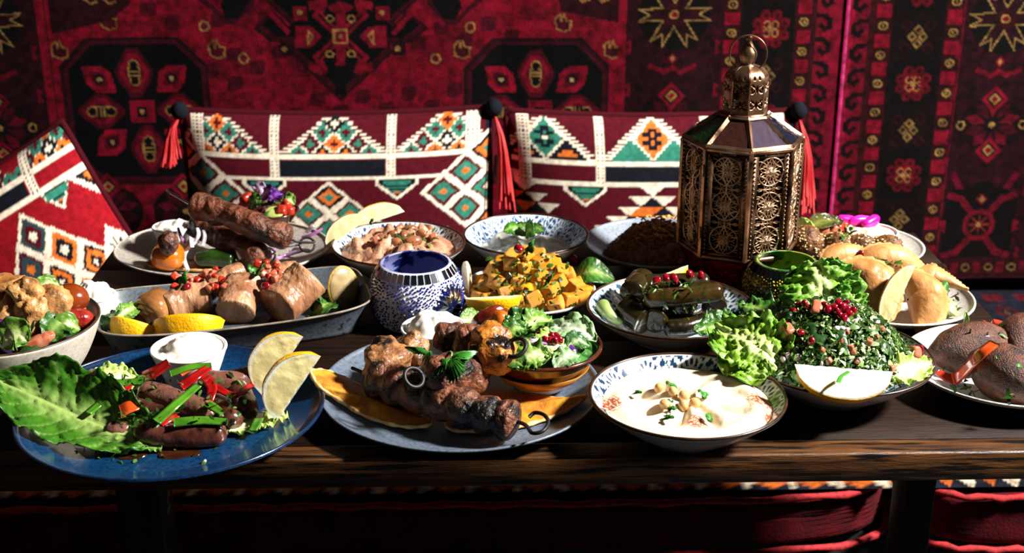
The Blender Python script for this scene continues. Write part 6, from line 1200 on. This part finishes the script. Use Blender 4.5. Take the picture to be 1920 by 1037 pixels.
heap('yogurt', 'yogurt', 'white yogurt with cucumber lumps in the fan patterned bowl', DISH['yogurt']['R'] * .74, .010, M_yog, 1.0, 60, None, seed=5, cat='yogurt')
p = onh('yogurt', 986, 440, .014)
for k, (r, s, t) in enumerate(((200, .030, 35), (285, .036, 30), (60, .026, 42), (130, .024, 40), (-20, .024, 30))):
    e = p + Vector((math.cos(R(r)) * s, math.sin(R(r)) * s * .8, s * .25)); leaf('mint_leaf', ('left', 'front', 'back', 'rear left', 'right')[k].replace('left', 'outer').replace('right', 'inner') + ' mint leaf of the sprig on the yogurt' if k not in (3,) else 'small rear mint leaf of the sprig on the yogurt', [p, (p + e) / 2 + Vector((0, 0, .007)), e], s * .72, up=(0, -.5, 1), ruf=.06, crk=.06, cup=-.2, col=('#9fc06a', '#4f8a1e', '#2f6a14'), seed=k, n=24, m=15, vein=6)
M_rice = mm('brown_rice', '#94704c', '#6a482e', rough=.5, scale=120)
heap('rice', 'rice_mound', 'heap of brown spiced rice beside the lantern', DISH['rice']['R'] * .66, .036, M_rice, .6, 90, .012, seed=7, cat='rice', ctr=(-.004, -.004)); d = DISH['rice']; g = np.random.default_rng(8); Vg, Fg = blob(.0042, .00085, .0008, 1, 0); VV, FF = [], []
rH, hH, eH, cH = d['heap']
for k in range(2600):
    a, s = g.uniform(0, 6.283), math.sqrt(g.uniform(0, 1)) * 1.03; x, y = cH[0] + s * rH * math.cos(a), cH[1] + s * rH * math.sin(a); VV.append(rotv(Vg, (0, g.normal(0, .5), g.uniform(0, 6.28))) + np.array((d['c'].x + x, d['c'].y + y, hz('rice', x, y) + .001))); FF.append(Fg + k * len(Vg))
link('rice_grains', mesh('rice_grains', np.vstack(VV), np.vstack(FF), mm('rice_grain', '#b08a62', '#7d5636', rough=.45, scale=200)), None, None, None, None, 'loose rice grains covering the rice heap', 'rice', None, 'stuff')
VV, FF = [], []; k0 = 0
for k in range(240):
    x, y = rnd.gauss(1248, 24), rnd.gauss(424, 9); p = onh('rice', x, y, .004 + rnd.uniform(0, .005)); a = rnd.uniform(0, 6.3); q = rnd.uniform(.004, .008)
    V, F = tube([p, p + Vector((q * math.cos(a), q * math.sin(a), .002)), p + Vector((q * 1.4 * math.cos(a + .7), q * 1.4 * math.sin(a + .7), 0))], .0011, 5, 6); VV.append((V, F))
V, F = join(VV); link('fried_onions', mesh('fried_onions', V, F, mm('fried_onion', '#d09c58', '#94602c', rough=.4, scale=100)), None, None, None, None, 'crisp fried onions topping the rice heap', 'fried onions', None, 'stuff')
M_turn = mm('pink_pickled_turnip', '#8a1470', '#b02a90', rough=.25, scale=50, coat=.3, sss=.2)
for k, (x, y, lb) in enumerate(((1262, 484, 'below the lantern edge'), (1278, 490, 'against the lantern base'), (1290, 478, 'hidden half behind the lantern'), (1244, 488, 'nearest the plate front'), (1300, 462, 'visible through the lantern lattice'))): V, F = blob(.011, .004, .004, 3, .05, 1.2, 2, k, power=5); thingmesh('turnip_stick', 'purple pickled turnip stick on the rice plate ' + lb, 'pickled turnip', on('rice', x, y, .012), rotv(V, (.2, .3, k * 1.3)), F, M_turn)

# ------------------------------------------------------------------ falafels
M_fal = mm('falafel_crust', '#7a4e22', '#4e2e12', rough=.5, scale=110, det=6, dark='#2a1608', dscale=60, dlo=.56, dhi=.7, bump=1.5, bscale=260); M_ses = mm('sesame_seed', '#e8d5a8', '#d2b47c', rough=.35, scale=60); Vs, Fs = blob(.0019, .0012, .0008, 1, 0)
def falafel(label, c, L, r, rz, ry, seed, tint=M_fal):
    V, F = blob(L / 2, r, r * .95, 4, .06, 2, 3, seed, 2.2); Rm = (0, ry, rz); root = thingmesh('falafel', label, 'falafel', c, rotv(V, Rm), F, tint); g = np.random.default_rng(seed); n = g.normal(0, 1, (150, 3)); n /= np.linalg.norm(n, axis=1)[:, None]; P = n * np.array((L / 2, r, r * .95)) * 1.03; VV = [rotv(rotv(Vs, (g.uniform(0, 6), g.uniform(-.3, .3), g.uniform(0, 6))) + p, Rm) for p in P]
    q = link('sesame_seeds', mesh('sesame_seeds', np.vstack(VV), np.vstack([Fs + i * len(Vs) for i in range(len(VV))]), M_ses), root); q['kind'] = 'stuff'
falafel('large sesame falafel right beside the lantern', on('falafel', 1508, 456, .024), .056, .022, R(100), R(30), 1); falafel('second sesame falafel leaning next to the largest one', on('falafel', 1562, 461, .020), .052, .0165, R(125), R(35), 2); falafel('third sesame falafel in the middle of the row', on('falafel', 1605, 463, .020), .052, .0165, R(130), R(30), 3); falafel('darkest falafel at the end of the row below the dip cup', on('falafel', 1652, 465, .020), .056, .0165, R(140), R(26), 4)
for k, (x, y) in enumerate(((1552, 428), (1562, 424), (1572, 430), (1545, 436), (1580, 426), (1566, 434))): dice(on('falafel', x, y, .030), .0075, 'tomato cucumber dice in the salad behind the falafels', 'salad dice behind the falafels', k % 2 == 0)
leaf('salad_leaf', 'dark olive leaf arching behind the falafels', [on('falafel', 1515, 428, .036), on('falafel', 1545, 414, .044), on('falafel', 1582, 416, .040)], .026, up=(0, -.7, .8), ruf=.08, col=('#6a6a2a', '#45470f', '#2c3008'), seed=2); leaf('salad_leaf', 'green leaf between falafel salad and dip cup', [on('falafel', 1575, 438, .02), on('falafel', 1588, 428, .032), on('falafel', 1600, 424, .03)], .022, up=(0, -.8, .6), ruf=.15, col=ROM, seed=3); leaf('salad_leaf', 'pale green leaf just behind the lantern edge', [on('falafel', 1492, 430, .03), on('falafel', 1505, 424, .038), on('falafel', 1530, 434, .034)], .022, up=(0, -.8, .6), ruf=.15, col=PALE, seed=4)
herb_stuff('chopped_parsley', 'parsley strewn among the falafel salad', [on('falafel', rnd.uniform(1500, 1600), rnd.uniform(422, 450), rnd.uniform(.03, .042)) for _ in range(50)], .006, asp=.4)
M_pinkp = mm('bright_pink_pickle', '#c0148a', '#e03aa8', rough=.25, scale=50, coat=.3, sss=.2)
for k, (x, y, s) in enumerate(((1590, 416, .016), (1612, 416, .017), (1632, 418, .015))): V, F = blob(s, .006, .008, 3, .10, 1.5, 2, k, power=3.5); thingmesh('pink_pickle', ('pink turnip pickle', 'largest pink turnip pickle', 'flat pink turnip pickle')[k] + ' behind the white dip cup', 'pickle', on('falafel', x, y, .034), rotv(V, (.2, .2 - .2 * k, .3 * k)), F, M_pinkp)

# ------------------------------------------------------------------ pastry turnovers
M_past = mm('fried_pastry', '#c08e58', '#a26a34', rough=.45, scale=28, det=5, lo=.35, hi=.7, dark='#7a4718', dscale=26, dlo=.62, dhi=.78, bump=.7, bscale=120, coat=.2, sss=.1)
def turnover(label, c, Rr, th, rot, seed, tri=False, ysc=.82):
    n, k = 64, 20; A = np.linspace(0, np.pi, n); S = np.linspace(0, 1, k); a, s = np.meshgrid(A, S, indexing='ij'); rad = Rr * s * (1 + .02 * np.sin(a * 22) * (s > .9))
    if tri: rad = rad * (1 / (np.cos(((a % (np.pi / 2)) - np.pi / 4)) ** 1) * .75 + .15)
    X, Y = rad * np.cos(a), rad * np.sin(a) * ysc; puff = th * np.clip(1 - (2 * (s - .42)) ** 2, 0, 1) ** .7 * np.clip(np.sin(a), 0, 1) ** .45; f = fbm(np.stack([X.ravel() * 40, Y.ravel() * 40, 0 * X.ravel()], 1), 3, seed).reshape(X.shape)
    up = puff * (1 + .18 * f) + .0018 + .0008 * np.sin(a * 44) * (s > .9); dn = -puff * .55 - .0018; V = np.vstack([np.stack([X, Y, up], -1).reshape(-1, 3), np.stack([X, Y, dn], -1).reshape(-1, 3)]); F = quads(n, k); e = np.concatenate([np.arange(k) [1:], k * np.arange(1, n) + k - 1, ((n - 1) * k + np.arange(k)[::-1])[1:]]); m_ = n * k
    rim = np.stack([e[:-1], e[1:], e[1:] + m_, e[:-1] + m_], 1); thingmesh('pastry_turnover', label, 'pastry', c, V, np.vstack([F[:, ::-1], F + m_, rim[:, ::-1]]), M_past); bpy.context.scene.collection.objects[-1].rotation_euler = rot
def oxy(x, y):
    X = Vector(x).normalized(); Y = Vector(y); Y = (Y - Y.dot(X) * X).normalized(); return Matrix((X, Y, X.cross(Y))).transposed().to_euler()
turnover('rear golden pastry turnover beside the frilly lettuce', on('pastry', 1590, 492, .034), .036, .012, oxy((1, .25, .0), (-.2, .75, .45)), 1)
turnover('large pastry turnover across the top of the pile', on('pastry', 1668, 510, .034), .046, .020, oxy((1, .1, -.12), (-.1, .6, .6)), 2)
turnover('foremost pale pastry turnover left of the lemon wedge', on('pastry', 1612, 552, .034), .044, .024, oxy((.35, -.42, -.52), (.95, .25, .05)), 3, ysc=1.2)
turnover('crimped pastry turnover right of the lemon wedge', on('pastry', 1702, 560, .028), .040, .021, oxy((.05, -.5, -.5), (.95, .1, -.15)), 4, ysc=1.25)
turnover('pointed pastry corner at the back end of the pile', on('pastry', 1748, 532, .026), .034, .010, oxy((.9, -.2, -.1), (.2, .75, .35)), 5, True)
wedge('lemon wedge standing upright between the two front pastries', at(1690, 558, .058), .070, .021, 70, orient((.38, .2, .9), (.1, -.8, .55), 70), flesh=('#f0e3a2', '#f5ecc4'))
pom(at(1612, 478, .062), 'pomegranate seed sitting on top of the pastry pile', None, 1.5)
herb_stuff('chopped_parsley', 'chopped parsley on top of the pastry turnovers', [at(rnd.gauss(1655, 18), rnd.gauss(489, 6), .058) for _ in range(50)] + [on('pastry', rnd.uniform(1760, 1800), rnd.uniform(545, 590), .003) for _ in range(24)], .005, asp=.4)
leaf('salad_leaf', 'dark bay shaped leaf under the pointed pastry', [on('pastry', 1758, 560, .02), on('pastry', 1768, 545, .03), on('pastry', 1776, 528, .034)], .018, up=(.3, -.9, .3), ruf=.03, col=('#7aa05a', '#2f6a2a', '#1f4f1c'), seed=3, n=24, m=13); leaf('salad_leaf', 'small pale lettuce piece by the crimped pastry', [on('pastry', 1772, 590, .004), on('pastry', 1782, 580, .012), on('pastry', 1790, 568, .010)], .020, up=(.2, -.8, .6), ruf=.18, col=PALE, seed=8)

# ------------------------------------------------------------------ cream bowl of bread salad
heap('salad', 'salad_bed', 'dark leafy bed of the salad in the cream bowl', DISH['salad']['R'] * .88, .016, M_bed, .8, 60, .046, seed=8, col=bedcol('#1c4012', '#2a1030'), cat='salad')
def sa(px, py, dz): return onh('salad', px, py, dz)
M_cro = mm('browned_chicken', '#c8965c', '#96622f', rough=.38, scale=45, det=5, dark='#4a2610', dscale=36, dlo=.56, dhi=.72, bump=2, bscale=90, coat=.3, sss=.1)
for k, (x, y, dz, r, lb) in enumerate(((10, 548, .030, .022, 'at the far edge of the cream bowl by the red cushion'), (52, 556, .034, .022, 'topmost in the cream bowl before the cushion'), (100, 578, .026, .021, 'beside the roasted tomato half in the cream bowl'), (62, 592, .020, .021, 'above the large mint leaf in the cream bowl'), (22, 585, .020, .018, 'behind the purple cabbage in the cream bowl'), (-12, 576, .02, .02, 'cut off at the edge of view in the cream bowl'))): V, F = blob(r, r * .8, r * .72, 4, .17, 2.4, 4, k + 11, 3.6); thingmesh('chicken_chunk', 'browned chunk ' + lb, 'chicken piece', sa(x, y, dz), rotv(V, (k, k * .6, k * 1.9)), F, M_cro)
V, F = blob(.019, .016, .016, 4, .04, 1.2, 2, 3); thingmesh('roasted_tomato', 'orange brown roasted tomato half in the cream bowl', 'tomato', sa(132, 560, .026), V, F, mm('roasted_tomato_half', '#8a3f12', '#6a2408', rough=.2, scale=30, coat=.5))
V, F = blob(.018, .012, .011, 4, .05, 1.5, 3, 5); thingmesh('tomato_half', 'juicy red tomato half at the cream bowl rim', 'tomato', sa(146, 598, .012), rotv(V, (0, .2, .4)), F, mm('dark_tomato_flesh', '#6e120e', '#92301e', rough=.2, scale=110, coat=.3, bump=.8, bscale=160))
V, F = blob(.018, .007, .006, 4, .04, 1.2, 2, 7, 3); thingmesh('tomato_wedge', 'pale pink tomato wedge at the front of the cream bowl', 'tomato', sa(72, 641, .006), rotv(V, (.3, -.3, .5)), F, M_tom); V, F = blob(.008, .007, .007, 3, .05, 1.2, 2, 8, 3); thingmesh('tomato_wedge', 'small pink tomato piece above the red half in the cream bowl', 'tomato', sa(146, 578, .018), V, F, M_tom)
for k, (a, b_, w_, c_, lb) in enumerate((((66, 560), (112, 535), .022, ROM, 'upright bright leaf sticking out of the cream bowl'), ((28, 592), (56, 630), .032, MINT, 'large dark mint leaf at the front of the cream bowl'), ((98, 612), (122, 592), .026, MINT, 'mint leaf under the tomato half in the cream bowl'), ((90, 640), (135, 610), .036, ROMD, 'lettuce piece along the near rim of the cream bowl'), ((5, 650), (55, 640), .036, ROM, 'lettuce piece low at the edge of view in the cream bowl'), ((70, 615), (100, 600), .03, ROMD, 'dark lettuce piece in the middle of the cream bowl'), ((105, 632), (150, 618), .026, ROM, 'thin lettuce piece under the tomato half'))):
    p0, p1 = sa(*a, .008), sa(*b_, .016); leaf('mint_leaf' if 'mint' in lb else 'lettuce_piece', lb, [p0, (p0 + p1) / 2 + Vector((0, 0, .01)), p1], w_, up=(.2, -.7, .8), ruf=.04 if c_ is MINT else .1, crk=.02 if c_ is MINT else .04, cup=.35, col=c_, seed=k + 3, n=30, m=19)
V, F = blob(.017, .008, .014, 4, .12, 1.6, 3, 4); thingmesh('cabbage_piece', 'purple red cabbage piece at the edge of the cream bowl', 'cabbage', sa(6, 618, .010), V, F, MC['purple_cabbage'])
